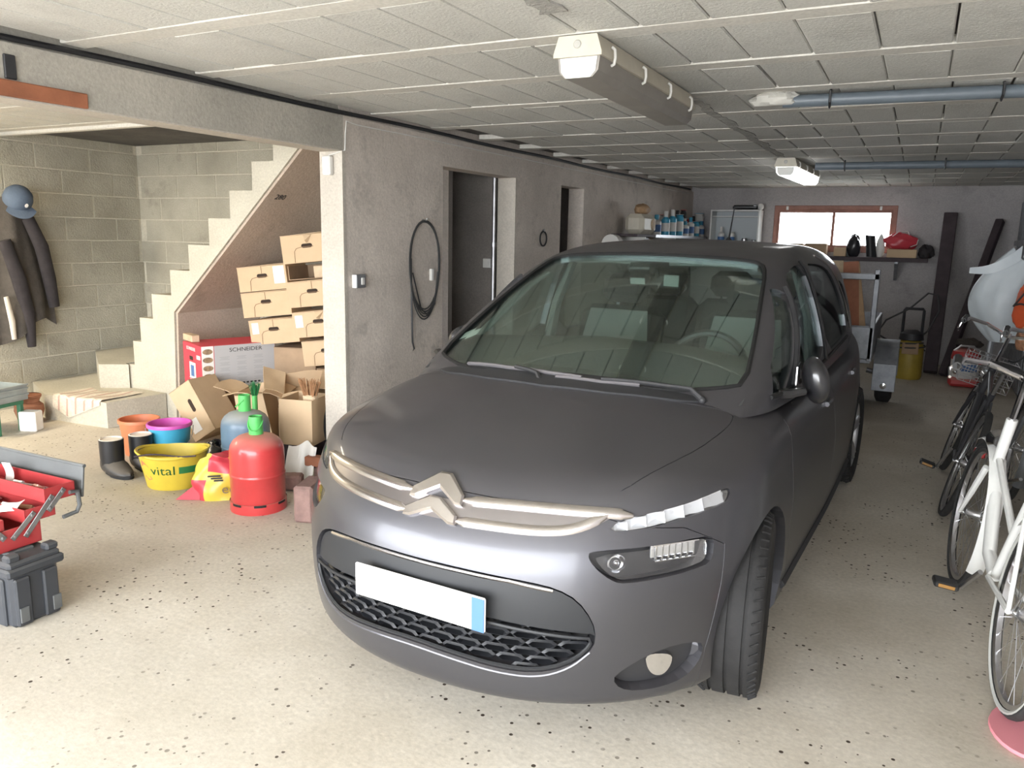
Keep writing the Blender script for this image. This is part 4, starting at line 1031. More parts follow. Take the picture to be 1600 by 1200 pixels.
# large appliance carton, red end and grey printed side
M = tr(-4.63, 4.03, .345) @ rot(z=PI/2-.39)
e = thing('appliance_carton', 'large red and grey printed appliance carton lying beside the stair cheek', 'box', M=M)
L_, D_, HH = .57, .40, .325      # local x runs along the grey side, local y into the red end
m = MB(); m.box((L_/2, D_/2, HH/2), (L_, D_, HH), b=.004); m.build('box_wall', 'red_print', e)
m = MB(); m.box((L_/2+.045, -.0005, HH/2), (L_-.10, .002, HH-.002), b=.0005); m.build('grey_side', 'grey_print', e)
m = MB(); m.box((.046, -.0005, HH/2), (.088, .0022, HH-.002), b=.0005); m.build('picture_strip', 'paper_white', e)
mat('food_brown', (.30, .20, .12), .6, var=.5, vscale=30); mat('print_grey', (.36, .355, .355), .6)
for k in range(5):
    m = MB(); m.prism([(.046+.038*math.cos(2*PI*i/14), .035+.062*k+.021*math.sin(2*PI*i/14)) for i in range(14)], -.0024, .0005, 'y'); m.build('food_picture', 'food_brown', e)
text('SCHNEIDER', .042, 'ink', e, tr(.335, -.0018, .285) @ rot(x=PI/2), sx=1.15)
m = MB()
for c in range(3):
    for r in range(5):
        for q in range(3): m.box((.17+.13*c, -.0018, .235-.042*r-.009*q), (.075-.02*(q % 2), .001, .003), b=0)
o = m.build('small_print', 'print_grey', e); o['kind'] = 'stuff'
m = MB()
for q in range(7): m.box((.25+.03*q, -.0018, .03), (.018, .001, .012), b=0)
o = m.build('approval_marks', 'ink', e); o['kind'] = 'stuff'
RE = Matrix(((0, 0, -1, 0), (-1, 0, 0, 0), (0, 1, 0, 0), (0, 0, 0, 1)))       # text plane on the red end (x=0), reading from the left
text('SCHNEIDER', .036, 'paper_white', e, tr(-.001, D_*.55, .285) @ RE, sx=1.0)
m = MB(); m.box((-.0008, D_*.55, .215), (.002, .07, .03)); m.build('hand_hole', 'hole_dark', e)
m = MB(); m.box((-.0008, D_*.16, .235), (.002, .075, .03), b=.0004); m.build('paper_label', 'paper_white', e)
m = MB(); m.box((-.0008, D_*.50, .125), (.002, .13, .12), b=.0004); m.build('oven_picture', 'paper_white', e)
m = MB(); m.box((-.0016, D_*.50, .12), (.002, .07, .085), b=.0004); m.build('oven_door_picture', 'label_blue', e)
m = MB()
for q in range(4): m.box((-.001, D_*.5, .05-.011*q+(.012 if q < 2 else 0)), (.001, .16-.03*(q % 2), .004), b=0)
o = m.build('small_print', 'paper_white', e); o['kind'] = 'stuff'
carton(.30, .30, .34, 'plain brown carton hidden under the red appliance carton', place(-4.70, 4.22, 0, PI/2-.39) @ tr(.17, .0, 0), flap=False, hole=None, body='cardboard_dark', name='worn_carton')
M = tr(-4.63, 4.03, .345+HH+.002) @ rot(z=PI/2-.39) @ tr(.0, .30, 0)
m = MB(); m.box((.05, 0, .026), (.05, .09, .052), b=.004); m.box((.05, .0935, .026), (.05, .09, .052), b=.004)
e = thing('wood_offcut', 'small pale yellow wooden block on top of the red appliance carton', 'wood block', M=M)
m = MB(); m.box((.05, 0, .026), (.06, .10, .052), b=.004); m.build('block', 'wood_pale', e)
m = MB(); m.box((.05, .102, .026), (.06, .095, .05), b=.004); m.build('block', 'wood_pale', e)
# tilted box
M = tr(-4.49, 3.93, .012) @ rot(z=.18) @ rot(y=-math.radians(38)) @ rot(y=PI*0) 
Mt = Matrix.Translation((-4.47, 3.80, .02)) @ rot(z=.12) @ rot(y=-math.radians(33))
e = thing('tipped_carton', 'open cardboard carton tipped on its corner beside the blue bucket', 'box', M=Mt)
w, h, d = .22, .40, .27
# local x across the short side, local z... the face lies in x-z, long side leaning to the upper left
m = MB(); t = .005
Mr = rot(y=math.radians(-90+0)) 
m.box((.11, t/2, .20), (w, t, h), b=.001); m.box((.11, d-t/2, .20), (w, t, h), b=.001); m.box((.22-t/2, d/2, .20), (t, d, h), b=.001); m.box((.11, d/2, t/2), (w, d, t), b=.001); m.box((.11, d/2, h-t/2), (w, d, t), b=.001)
m.build('box_wall', 'cardboard', e)
m = MB(); m.prism([(.135+z, .235+x) for x, z in hand_hole(.10, .032)], -.0012, .006, 'y'); m.build('hand_hole', 'hole_dark', e)
m = MB(); m.box((.075, -.001, .10), (.085, .0016, .10), b=.0004); m.build('paper_label', 'paper_white', e)
m = MB(); m.sheet(lambda u, v: (-.0-.12*u, .01+.25*v, .02+.36*v*0+.34*(1-u*.2)*1.0*(.5+.5*v)), 5, 4, .004); m.build('flap', 'cardboard', e)
# brown carton with broom head, tyre and scraps beside the column
carton(.23, .26, .30, 'pale upright cardboard carton with crushed top beside the column foot', place(-3.47, 3.74, .155, .25), flap=False, hole=None, name='upright_carton', lid=False)
carton(.20, .2, .15, 'low dark wooden crate under the pale upright carton', place(-3.47, 3.75, .0, .25), flap=False, hole=None, body='wood_dark', name='low_crate', lid=True)
e = thing('broom_head', 'reddish straw broom head stuck upside down in the pale carton', 'broom', loc=(-3.43, 3.84, .47))
m = MB(); m.box((0, 0, -.02), (.10, .05, .05), b=.01); m.build('broom_block', 'wood_pale', e)
m = MB()
for i in range(60):
    a = random.uniform(-.045, .045); b = random.uniform(-.02, .02); m.tube([(a, b, 0), (a*1.9+random.uniform(-.01, .01), b*1.8, .10+random.uniform(-.015, .015))], [.004, .0025], 4)
o = m.build('bristles', 'straw', e); o['kind'] = 'stuff'
e = thing('scooter_tyre', 'worn black tyre standing half hidden behind the column foot', 'tyre', M=tr(-3.40, 4.12, .25) @ rot(z=PI/2-.1))
m = MB(); m.lathe([(.12, -.05), (.17, -.055), (.195, -.03), (.20, 0), (.195, .03), (.17, .055), (.12, .05)], 36, rot(x=PI/2), cap=False); m.build('tread', 'rubber', e)
m = MB(); m.lathe([(.12, .045), (.10, .02), (.03, .015), (.03, -.015), (.10, -.02), (.12, -.045)], 28, rot(x=PI/2), cap=False); m.build('rim', 'dull_steel', e)
def crumple(name, label, cat, c, r, seed, m_, amp=.25, n=18, k=12):
    rnd = random.Random(seed); ph = [rnd.uniform(0, 6) for _ in range(9)]
    def f(u, v):
        a = 2*PI*v; t = PI*u; s = 1+amp*(math.sin(3*a+ph[0]+2*t)*.4+math.sin(5*a+ph[1])*math.sin(3*t+ph[2])*.35+math.sin(7*t+ph[3]+4*a)*.25)
        z = -math.cos(t)*s
        return (r[0]*math.sin(t)*math.cos(a)*s, r[1]*math.sin(t)*math.sin(a)*s, max(r[2]*z, -r[2]*.82)+r[2]*.82)
    m = MB(); m.grid(f, k, n, cv=True); o = m.build(name, m_, None, 25, loc=c); return tag(o, label, cat)
crumple('rubbish_bag', 'crumpled black plastic bag lying behind the yellow tub', 'bag', (-3.97, 3.56, 0), (.14, .11, .085), 4, 'bag_black', .3, 30, 20)
m = MB(); m.sheet(lambda u, v: (-.10+.20*u, .06*math.sin(5*u)+.05*v, .20*v+.02*math.sin(7*u+4*v)), 12, 8, .002); o = m.build('paper_sack', 'paper_white', None, 25, M=tr(-3.30, 3.58, .02) @ rot(z=.4, x=-.25)); tag(o, 'torn whitish paper sack slumped under the pale upright carton', 'sack')
for i, (x, y, z, a, s, lab) in enumerate([(-3.20, 3.40, .05, .5, (.13, .09, .09), 'broken red brick lying just right of the red gas bottle'), (-3.10, 3.62, .045, -.3, (.20, .10, .085), 'dark red brick lying below the white paper sack')]):
    m = MB(); m.box((0, 0, 0), s, b=.012); o = m.build('broken_brick', 'brick', None, M=tr(x, y, z) @ rot(z=a)); tag(o, lab, 'brick')
m = MB(); m.box((0, 0, 0), (.34, .07, .06), b=.006); o = m.build('wood_batten', 'wood_red', None, M=tr(-3.10, 3.64, .12) @ rot(z=.15)); tag(o, 'short reddish wooden batten lying on the brick by the column', 'plank')
m = MB(); m.box((0, 0, .10), (.105, .21, .20), b=.012); o = m.build('paving_block', 'brick', None, M=tr(-2.79, 3.10, 0) @ rot(z=.35) @ rot(x=0)); tag(o, 'pinkish stone block standing on the floor beside the car bumper', 'block')
# green sprig of a brush behind the bottles
e = thing('hand_brush', 'green bristle brush showing above the blue gas bottle', 'brush', loc=(-3.88, 3.80, .43))
m = MB(); m.tube([(0, 0, -.2), (0, 0, .0)], .018, 8); m.build('handle', 'green_plastic', e)
m = MB()
for i in range(50):
    a = random.uniform(0, 2*PI); r = random.uniform(0, .02); m.tube([(r*math.cos(a), r*math.sin(a), 0), (2.6*r*math.cos(a), 2.6*r*math.sin(a), .085+random.uniform(-.02, .01))], [.0035, .002], 4)
o = m.build('bristles', 'dark_green', e); o['kind'] = 'stuff'
# gas bottles
def gas_bottle(name, label, M, m_, capm, s=1):
    e = thing(name, label, 'gas bottle', M=M @ Matrix.Scale(s, 4))
    m = MB(); r = .146
    m.lathe([(.001, .022), (.10, .024), (.134, .04), (r, .065), (r, .195), (r+.0025, .198), (r+.0025, .205), (r, .208), (r, .214), (r, .31), (r-.001, .335), (.140, .362), (.124, .388), (.098, .408), (.06, .42), (.001, .424)], 44); m.build('bottle_body', m_, e, 50)
    m = MB(); m.lathe([(r-.006, 0), (r+.004, 0), (r+.006, .008), (r+.004, .055), (r-.006, .055), (r-.008, .01)], 44, cap=False)
    fr = m.build('foot_ring', m_, e)
    for i in range(7):
        a = .35+i*2*PI/7; q = MB()
        q.grid(lambda u, v: ((r+.0065)*math.cos(a+.42*u), (r+.0065)*math.sin(a+.42*u), .044+.013*v), 6, 1); q.build('ring_slot', 'seal', fr)
    m = MB(); m.lathe([(.038, .405), (.039, .41), (.036, .52), (.033, .52), (.032, .43), (.001, .43)], 24, cap=False); c = m.build('valve_cap', capm, e)
    m = MB(); m.tube([(.039*math.cos(t), .039*math.sin(t)-.015*math.sin(PI*k/12), .495-.05*math.sin(PI*k/12)) for k, t in ((k, PI+PI*k/12) for k in range(13))], .0035, 6); m.build('cap_strap', capm, c)
    return e
gas_bottle('gas_bottle', 'red enamelled gas bottle with green cap in front of the pile', tr(-3.14, 3.075, 0) @ rot(z=.5), 'red_enamel', 'green_plastic')
gas_bottle('gas_bottle', 'dusty grey-blue gas bottle with bright green cap behind the red one', tr(-3.62, 3.46, 0) @ rot(z=-.9), 'blue_enamel', 'green_plastic')
# buckets
def bucket(label, loc, r0, r1, h, mo, mi, rimm, handle=None, rz=0):
    e = thing('bucket', label, 'bucket', loc=loc, rz=rz)
    m = MB(); m.lathe([(.001, 0), (r0, 0), (r0+.003, .004), (r1, h-.01)], 36, cap=False); m.build('outer_wall', mo, e)
    m = MB(); m.lathe([(r1-.004, h-.012), (r0-.003, .006), (.001, .006)], 36, cap=False); m.build('inner_wall', mi, e)
    m = MB(); m.lathe([(r1-.004, h-.012), (r1-.003, h), (r1+.006, h), (r1+.009, h-.006), (r1+.008, h-.022), (r1, h-.024)], 36, cap=False); m.build('rim', rimm, e)
    if handle:
        m = MB(); m.tube([(math.cos(t)*(r1+.012), -math.sin(t)*(r1+.03), h-.03-math.sin(t)*handle) for t in [PI*k/16 for k in range(17)]], .0028, 6); m.build('wire_handle', 'steel', e)
    return e
bucket('orange plastic bucket with dirty rim standing nearest the stairs', (-4.62, 3.47, 0), .095, .125, .245, 'orange_plastic', 'orange_plastic', 'orange_plastic')
bucket('blue plastic bucket with magenta inside and rim and wire handle', (-4.27, 3.43, 0), .10, .132, .27, 'blue_plastic', 'magenta_plastic', 'magenta_plastic', .13, .9)
b_ = bpy.data.objects['bucket.001']
# yellow tub
e = thing('builder_tub', 'yellow oval plastic tub with green lettering and dried mud inside', 'tub', loc=(-3.86, 3.115, 0), rz=.62)
SX, SY = 1.12, .92
def tubp(prof): return [(r, z) for r, z in prof]
m = MB(); m.lathe([(.001, 0), (.132, 0), (.138, .008), (.176, .215)], 44, cap=False, sx=SX, sy=SY); m.build('outer_wall', 'yellow_plastic', e)
m = MB(); m.lathe([(.174, .213), (.137, .02), (.001, .02)], 44, cap=False, sx=SX, sy=SY); m.build('inner_wall', 'yellow_plastic', e)
m = MB(); m.grid(lambda u, v: ((.174+(.0, .012, .016, .010)[min(3, int(u*3+.5))])*SX*math.cos(2*PI*v), (.174+(.0, .012, .016, .010)[min(3, int(u*3+.5))])*SY*math.sin(2*PI*v), (.213, .222, .214, .205)[min(3, int(u*3+.5))]+.012*math.cos(4*PI*v)), 3, 44, cv=True); m.build('rim', 'yellow_plastic', e)
m = MB(); m.lathe([(.001, .10), (.10, .095), (.152, .10)], 30, cap=False, sx=SX, sy=SY); m.build('dried_mud', 'mud', e)
m = MB(); m.tube([(-.17+.34*k/12, -.165+.02*math.sin(PI*k/12), .222+.008*math.sin(PI*k/6)) for k in range(13)], .005, 6); m.build('handle', 'wood_dark', e)
def tubwarp(a0, zc):
    def w(co):
        z = zc+co.y; r = .138+(.176-.138)*(z-.008)/.207+.0012; a = a0+co.x/.16; return Vector((r*SX*math.cos(a), r*SY*math.sin(a), z))
    return w
A0 = math.atan2(-3.115, 3.86)-.62
text('vital', .078, 'dark_green', e, Matrix.Identity(4), sx=1.05, warp=tubwarp(A0-.42, .125))
m = MB(); w_ = tubwarp(A0+.48, .125); m.grid(lambda u, v: w_(Vector((-.062+.124*u, -.020+.042*v, 0))), 12, 3); m.build('green_bar', 'dark_green', e)
m = MB(); w_ = tubwarp(A0-1.10, .155); m.add([w_(Vector((x, y, 0))) for x, y in ((-.03, -.01), (.035, -.012), (.01, .012), (-.02, .03))], [(0, 1, 2, 3)]); m.build('red_flash', 'orange_plastic', e)
m = MB(); w_ = tubwarp(A0-1.02, .075); m.add([w_(Vector((x, y, 0))) for x, y in ((-.03, .012), (.02, .014), (.03, -.004), (-.0, -.014))], [(0, 3, 2, 1)]); m.build('red_flash', 'orange_plastic', e)
# boots
def boot(label, loc, rz):
    e = thing('rubber_boot', label, 'boot', M=tr(*loc) @ rot(z=rz) @ Matrix.Scale(1.12, 4), group='pair of dusty black ankle boots')
    def f(u, v):
        # u along the shaft from the top down and out to the toe
        a = 2*PI*v; t = u
        if t < .5:
            k = t/.5; c = (0, 0, .215-.125*k); r = (.052+.008*k, .048+.004*k); d = 0
            fold = .004*math.sin(26*k+2*a)
            return (c[0]+(r[0]+fold)*math.cos(a), (r[1]+fold)*math.sin(a), c[2])
        k = (t-.5)/.5; ang = k*PI/2*1.0
        cx_ = .15*k**1.2; w = .052-.012*max(0, k-.55)*1.2; hgt = .09*(1-k)**.6+.0
        x = cx_+ (.06*(1-k)+.0)*math.cos(a); z = .045+(.052*(1-.45*k))*math.sin(a)*0
        return (-.055+.17*k*1.15+ .035*math.cos(a)*(1-k)-0.0+.055*(1-k)*.9, w*math.sin(a)*(1-.75*max(0, k-.75)*2.2), max(.012, .05+(.045-.02*k)*math.cos(a)*1.0*(1-.3*k)))
    m = MB()
    # shaft
    m.lathe([(.058, .20), (.064, .20), (.063, .15), (.062, .10), (.060, .06)], 24, cap=False)
    m.build('boot_shaft', 'satin_black', e)
    m = MB()
    def foot(u, v):
        a = 2*PI*v; k = u; x = -.062+.235*k
        w = .062*math.sin(PI*min(1, .12+k*.9))**.45; hh = .105-.075*max(0, (k-.35)/.65)**.8 if k > .3 else .11
        w *= 1 if k < .97 else .6
        e_ = .003*math.sin(40*k)*(1 if .3 < k < .6 else 0)
        return (x, w*math.cos(a), max(.014, hh*.5+hh*.5*math.sin(a)+e_))
    m.grid(foot, 18, 22, cv=True); m.add([foot(1, i/22) for i in range(22)], [tuple(range(22))]); m.add([foot(0, i/22) for i in range(22)], [tuple(range(22))[::-1]])
    m.build('boot_foot', 'boot_leather', e, 60)
    m = MB(); pts = []
    for i in range(28):
        t = 2*PI*i/28; x = .055+.125*math.cos(t); y = .052*math.sin(t)*(1 if math.cos(t) > -.2 else .85)*(.9+.1*math.cos(t)); pts.append((x, y))
    m.prism(pts, 0, .018); m.build('boot_sole', 'rubber', e)
    m = MB(); m.lathe([(.063, .201), (.056, .204), (.050, .195)], 24, cap=False); m.lathe([(.052, .197), (.001, .193)], 20, cap=False); m.build('boot_lining', 'lining', e)
boot('dusty black ankle boot with pale lining, the nearer of the pair', (-4.36, 3.07, 0), -.12)
boot('dusty black ankle boot with pale lining, half behind the yellow tub', (-4.31, 3.24, 0), -.12)
# charcoal bag
e = thing('charcoal_bag', 'slumped yellow and red plastic bag leaning on the red gas bottle', 'bag', loc=(-3.46, 3.10, 0), rz=.72)
def bagf(u, v):
    a = 2*PI*v; t = u; r = (.15*(1-.55*max(0, t-.35)**1.1*1.2))*(1-.25*max(0, .12-t)*8*0); z = .25*t
    s = 1+.10*math.sin(3*a+7*t)+.06*math.sin(5*a-9*t)
    if t > .92: r *= .75
    return (r*math.cos(a)*s*(1.0), r*.55*math.sin(a)*s, z*(1+.06*math.sin(2*a)))
m = MB(); m.cur = 0
m.grid(bagf, 22, 30, cv=True)
idx = []
for i in range(22):
    for j in range(30):
        u = i/22; a = 2*PI*j/30; x = math.cos(a); red = (u < .42 and x < -.45-.2+u*.0) or (u > .62 and -.6 < x < .75)
        idx.append(1 if red else 0)
m.m = idx; m.add([bagf(1, i/30) for i in range(30)], [tuple(range(30))]); m.m[-1] = 1
m.build('bag_skin', ['bag_yellow', 'bag_red'], e, 50)
m = MB(); m.grid(lambda u, v: (-.17-.0-.09*u, -.0-.03+.06*v*(1-u), .07*(1-u)*(.2+v)), 4, 3); 
m = MB(); m.add([(-.11, -.05, 0), (-.24, -.03, .004), (-.12, .05, 0), (-.10, -.02, .11)], [(0, 1, 3), (1, 2, 3), (0, 2, 1), (0, 3, 2)]); m.build('bag_corner', 'bag_red', e)
text('ee', .075, 'mud', e, tr(.055, -.098, .07) @ rot(x=PI/2-.12), sx=1.1)
m = MB()
for k in range(3): m.box((-.02+.01*k, -.096+.008*k, .15-.016*k), (.07-.01*k, .004, .009), rot(z=0), b=.001)
o = m.build('black_print', 'ink', e); o['kind'] = 'stuff'
# ---- tool chest and cantilever toolbox
e = thing('tool_chest', 'dark grey plastic tool chest with a lid recess under the red toolbox', 'toolbox', loc=(-3.17, 1.69, 0), rz=.02)
m = MB(); m.box((0, 0, .115), (.50, .19, .23), b=.012)
for s in (-.12, .16): m.box((s, -.097, .10), (.11, .02, .19), b=.006)
for s in (-.055, .055): m.box((.252, s, .10), (.02, .06, .19), b=.006)
m.build('chest_body', 'grey_box', e)
m = MB(); m.box((0, 0, .225), (.54, .225, .035), b=.008); m.box((0, 0, .25), (.52, .205, .03), b=.01); m.build('chest_lid', 'grey_box', e)
m = MB(); m.box((.01, 0, .268), (.34, .10, .016), b=.004); m.build('lid_tray', 'grey_lid', e)
for s in (-1, 1):
    m = MB(); m.box((.235, s*.075, .278), (.045, .05, .03), b=.008); m.build('lid_corner', 'grey_box', e)
for s in (-.06, .07):
    m = MB(); m.box((.264, s, .05), (.006, .035, .06), b=.002); m.build('worn_latch', 'grey_lid', e)
e = thing('cantilever_toolbox', 'red metal cantilever toolbox standing open on the grey tool chest', 'toolbox', loc=(-3.29, 1.69, .278), rz=.02)
def tray(name, x0, x1, y0, y1, z0, z1, par=e):
    m = MB(); t = .004
    m.box(((x0+x1)/2, (y0+y1)/2, z0+t/2), (x1-x0, y1-y0, t), b=.0005)
    for yy in (y0+t/2, y1-t/2): m.box(((x0+x1)/2, yy, (z0+z1)/2), (x1-x0, t, z1-z0), b=.0005)
    for xx in (x0+t/2, x1-t/2): m.box((xx, (y0+y1)/2, (z0+z1)/2), (t, y1-y0-.001, z1-z0), b=.0005)
    return m.build(name, 'red_box', par)
XR = .285
tray('base_tray', -.28, XR, -.09, .09, 0, .085)
tray('lower_tray', -.28, XR, .03, .155, .088, .142); tray('upper_tray', -.28, XR, .115, .245, .146, .205)
tray('lower_tray', -.28, XR, -.17, -.05, .088, .13)
m = MB(); m.box((0, 0, 0), (.57, .012, .13), tr(-.0, .285, .19) @ rot(x=-.12), b=.003); m.tube([(-.28, .295, .255), (.285, .295, .255)], .008, 8); m.build('grey_lid', 'grey_lid', e)
m = MB(); m.tube([(-.28, -.19, .13), (.22, -.19, .13), (.25, -.185, .125)], .016, 10); m.build('grey_lid_edge', 'grey_lid', e)
m = MB(); m.tube([(.293, .215, .165), (.293, .25, .16), (.293, .255, .10), (.293, .24, .075), (.293, .18, .07)], .009, 8); m.build('carry_handle', 'grey_lid', e)
for (y0, z0, y1, z1) in ((-.02, .05, .06, .12), (.03, .045, .14, .165), (.13, .12, .19, .18), (-.06, .06, -.10, .11)):
    m = MB(); d = Vector((0, y1-y0, z1-z0)); a = math.atan2(d.z, d.y)
    m.box((0, 0, 0), (.004, d.length+.02, .022), tr(.290, (y0+y1)/2, (z0+z1)/2) @ rot(x=a), b=.0015)
    for q in (-1, 1): m.lathe([(.001, .006), (.006, .005), (.007, 0)], 10, tr(.291, (y0+y1)/2+q*d.y*.46, (z0+z1)/2+q*d.z*.46) @ rot(y=PI/2), cap=False)
    m.build('link_arm', 'dull_steel', e)
def tool(name, label, loc, rz, hl, hm, bl, br=.004, cat='tool', ry=0):
    t = thing(name, label, cat, M=tr(*loc) @ rot(z=rz, y=ry))
    m = MB(); m.tube([(0, 0, 0), (hl*.15, 0, 0), (hl*.5, 0, 0), (hl*.9, 0, 0), (hl, 0, 0)], [.008, .012, .011, .012, .007], 8); m.build('handle', hm, t)
    m = MB(); m.tube([(hl, 0, 0), (hl+bl, 0, 0)], br, 6); m.box((hl+bl, 0, 0), (.012, .010, .004)); m.build('blade', 'steel', t)
BX, BY, BZ = -3.29, 1.69, .278
tool('screwdriver', 'screwdriver with orange wooden handle in the middle tray of the red toolbox', (BX-.10, BY+.075, BZ+.112), .12, .11, 'wood_pale', .12)
tool('chisel', 'black handled chisel lying in the middle tray of the red toolbox', (BX-.22, BY+.11, BZ+.115), .05, .10, 'black_plastic', .10, .006)
tool('screwdriver', 'brown handled screwdriver at the right end of the middle tray', (BX+.12, BY+.10, BZ+.112), .3, .08, 'wood', .05)
tool('wrench', 'chromed spanner lying in the top tray of the red toolbox', (BX-.02, BY+.18, BZ+.17), .1, .06, 'steel', .14, .005)
tool('pliers', 'steel pliers lying in the top tray beside the spanner', (BX+.10, BY+.19, BZ+.17), -.1, .08, 'red_enamel', .07, .006)
tool('ratchet', 'dark ratchet lying in the bottom tray of the red toolbox', (BX-.02, BY-.03, BZ+.02), .05, .10, 'black_plastic', .12, .007)
m = MB(); m.sheet(lambda u, v: (-.05+.10*u, -.03+.06*v, .02*math.sin(3*u)*math.sin(4*v)+.02*u), 8, 8, .002); o = m.build('paper_slip', 'paper_white', None, 30, M=tr(BX+.17, BY+.05, BZ+.13) @ rot(z=.4, x=.5)); tag(o, 'crumpled white paper slip in the middle tray of the red toolbox', 'paper')
m = MB(); m.sheet(lambda u, v: (-.02+.04*u, .0+.01*math.sin(4*v), .09*v), 4, 6, .002); o = m.build('paper_tag', 'paper_white', None, 30, M=tr(BX-.09, BY+.20, BZ+.15) @ rot(z=.3)); tag(o, 'white paper tag standing in the top tray of the red toolbox', 'paper')
# ---- far left: crate, pots, coats
e = thing('trestle', 'dark green stand carrying a grey plastic tray at the far left', 'stand', loc=(-6.03, 3.30, 0), rz=.2)
for sx in (-1, 1):
    for sy in (-1, 1):
        m = MB(); m.box((sx*.16, sy*.10, .12), (.035, .035, .24), b=.004); m.build('leg', 'crate_green', e)
m = MB(); m.box((0, 0, .22), (.36, .24, .03), b=.004); m.build('shelf', 'crate_green', e)
e = thing('plastic_tray', 'grey ribbed plastic tray resting on the dark green stand', 'tray', loc=(-6.03, 3.30, .238), rz=.2)
m = MB(); m.box((0, 0, .006), (.40, .28, .012)); m.box((0, -.137, .06), (.40, .008, .11)); m.box((0, .137, .06), (.40, .008, .11)); m.box((-.196, 0, .06), (.008, .27, .11)); m.box((.196, 0, .06), (.008, .27, .11)); m.build('tray_wall', 'crate_grey', e)
for z in (.04, .085, .112):
    m = MB(); m.box((0, 0, z), (.415, .295, .012), b=.002); m.box((0, 0, z), (.38, .26, .02)); 
    m = MB(); m.box((0, -.143, z), (.415, .012, .012)); m.box((.203, 0, z), (.012, .29, .012)); m.build('rib', 'crate_grey', e)
e = thing('clay_pot', 'brown clay pot standing behind the white carton at the stair foot', 'pot', loc=(-6.10, 3.62, 0))
m = MB(); m.lathe([(.001, 0), (.075, 0), (.105, .10), (.10, .14), (.072, .165), (.085, .20), (.09, .215), (.08, .215), (.065, .17), (.001, .15)], 28, cap=False); m.build('pot_wall', 'terracotta', e)
m = MB(); m.lathe([(.082, .198), (.09, .202), (.092, .218), (.086, .222)], 28, cap=False); m.build('pot_rim', 'terracotta', e)
m = MB(); m.box((0, 0, .075), (.13, .10, .15), b=.008); o = m.build('white_carton', 'paper_white', None, M=tr(-5.84, 3.47, 0) @ rot(z=.45)); tag(o, 'small white cardboard carton on the floor beside the clay pot', 'box')
# coats on the wall
e = thing('hanging_coat', 'worn brown work coat hanging on the block wall', 'coat', loc=(-6.68, 3.92, 1.70))
def coat(u, v):
    y = -.30+.56*u; ed = .5*(1-math.cos(2*PI*u)); fl = .55+.45*v
    z = -1.05*v+(.06*math.sin(PI*u) if v < .1 else 0)-.10*v*math.sin(5*u+1)
    yy = (y+.02)*(.42+.58*min(1, v*1.35))+.05*v
    return (.03+.085*ed*(.6+.5*v)+.022*math.sin(17*u+2*v)*v, yy, z)
m = MB(); m.sheet(lambda u, v: coat(u, v), 26, 18, .012); m.build('coat_body', 'cloth_dark', e, 60)
m = MB(); m.tube([(.10, .12, -.12), (.12, .20, -.35), (.11, .25, -.62), (.10, .28, -.86)], [.05, .058, .055, .045], 12, flat=.7); m.build('sleeve', 'cloth_darker', e, 60)
m = MB(); m.tube([(.12, -.10, -.30), (.13, -.02, -.60), (.12, .04, -.90), (.11, .05, -1.18)], [.05, .06, .055, .035], 12, flat=.7); m.build('scarf', 'cloth_darker', e, 60)
m = MB(); m.tube([(.14, -.14, -.75), (.14, -.11, -.95), (.13, -.10, -1.1)], [.02, .026, .02], 8, flat=.5); m.build('rag', 'lining', e, 60)
m = MB(); m.tube([(-.02, .0, .06), (.03, .0, .05), (.05, 0, .075)], .008, 6); m.build('hook', 'dull_steel', e)
e = thing('peaked_cap', 'faded blue peaked cap hung over the brown coat', 'cap', M=tr(-6.52, 3.93, 1.71) @ rot(z=-.25, y=.75))
m = MB(); m.lathe([(.105, 0), (.108, .03), (.10, .075), (.075, .11), (.035, .128), (.001, .13)], 28, cap=False); m.build('crown', 'cloth_blue', e, 60)
m = MB(); m.sheet(lambda u, v: ((.10+.085*v)*math.cos(-.95+1.9*u), (.10+.035*v)*math.sin(-.95+1.9*u), -.0-.018*v*math.cos((u-.5)*2.4)), 14, 4, .003); m.build('peak', 'cloth_blue', e, 60)
m = MB(); m.prism([(.02*math.cos(2*PI*i/12), .013*math.sin(2*PI*i/12)) for i in range(12)], 0, .003, M=tr(.103, .03, .05) @ rot(y=PI/2)); m.build('badge', 'paper_white', e)
# towel on the bottom step
concrete('towel_cloth', (.60, .53, .43), (.68, .61, .50), 6, bump=.3, seed=20); mat('towel_stripe', (.50, .33, .27), .95)
TW = tr(-5.74, 3.785, .204) @ rot(z=.07)
e = thing('striped_towel', 'pale striped cloth draped over the lowest stair step', 'towel', M=TW)
def towel(u, v):
    x = -.26+.52*u; s = .42*v-.17*(1-abs(u-.35)*1.2)
    if s < 0: return (x+.10*s, -.012, max(s, -.185)+.006)
    return (x+.05*s, s-.01, .006+.006*math.sin(9*u)*math.sin(7*v))
m = MB(); m.sheet(towel, 26, 16, -.004)
m.build('cloth', 'towel_cloth', e, 60)
for u0 in (.12, .30, .48, .66, .84):
    m = MB(); m.grid(lambda u, v: Vector(towel(u0+.035*u, v))+Vector((0, -.0055 if towel(u0, v)[2] < 0 else 0, .0055)), 2, 16); m.build('stripe', 'towel_stripe', e, 60)
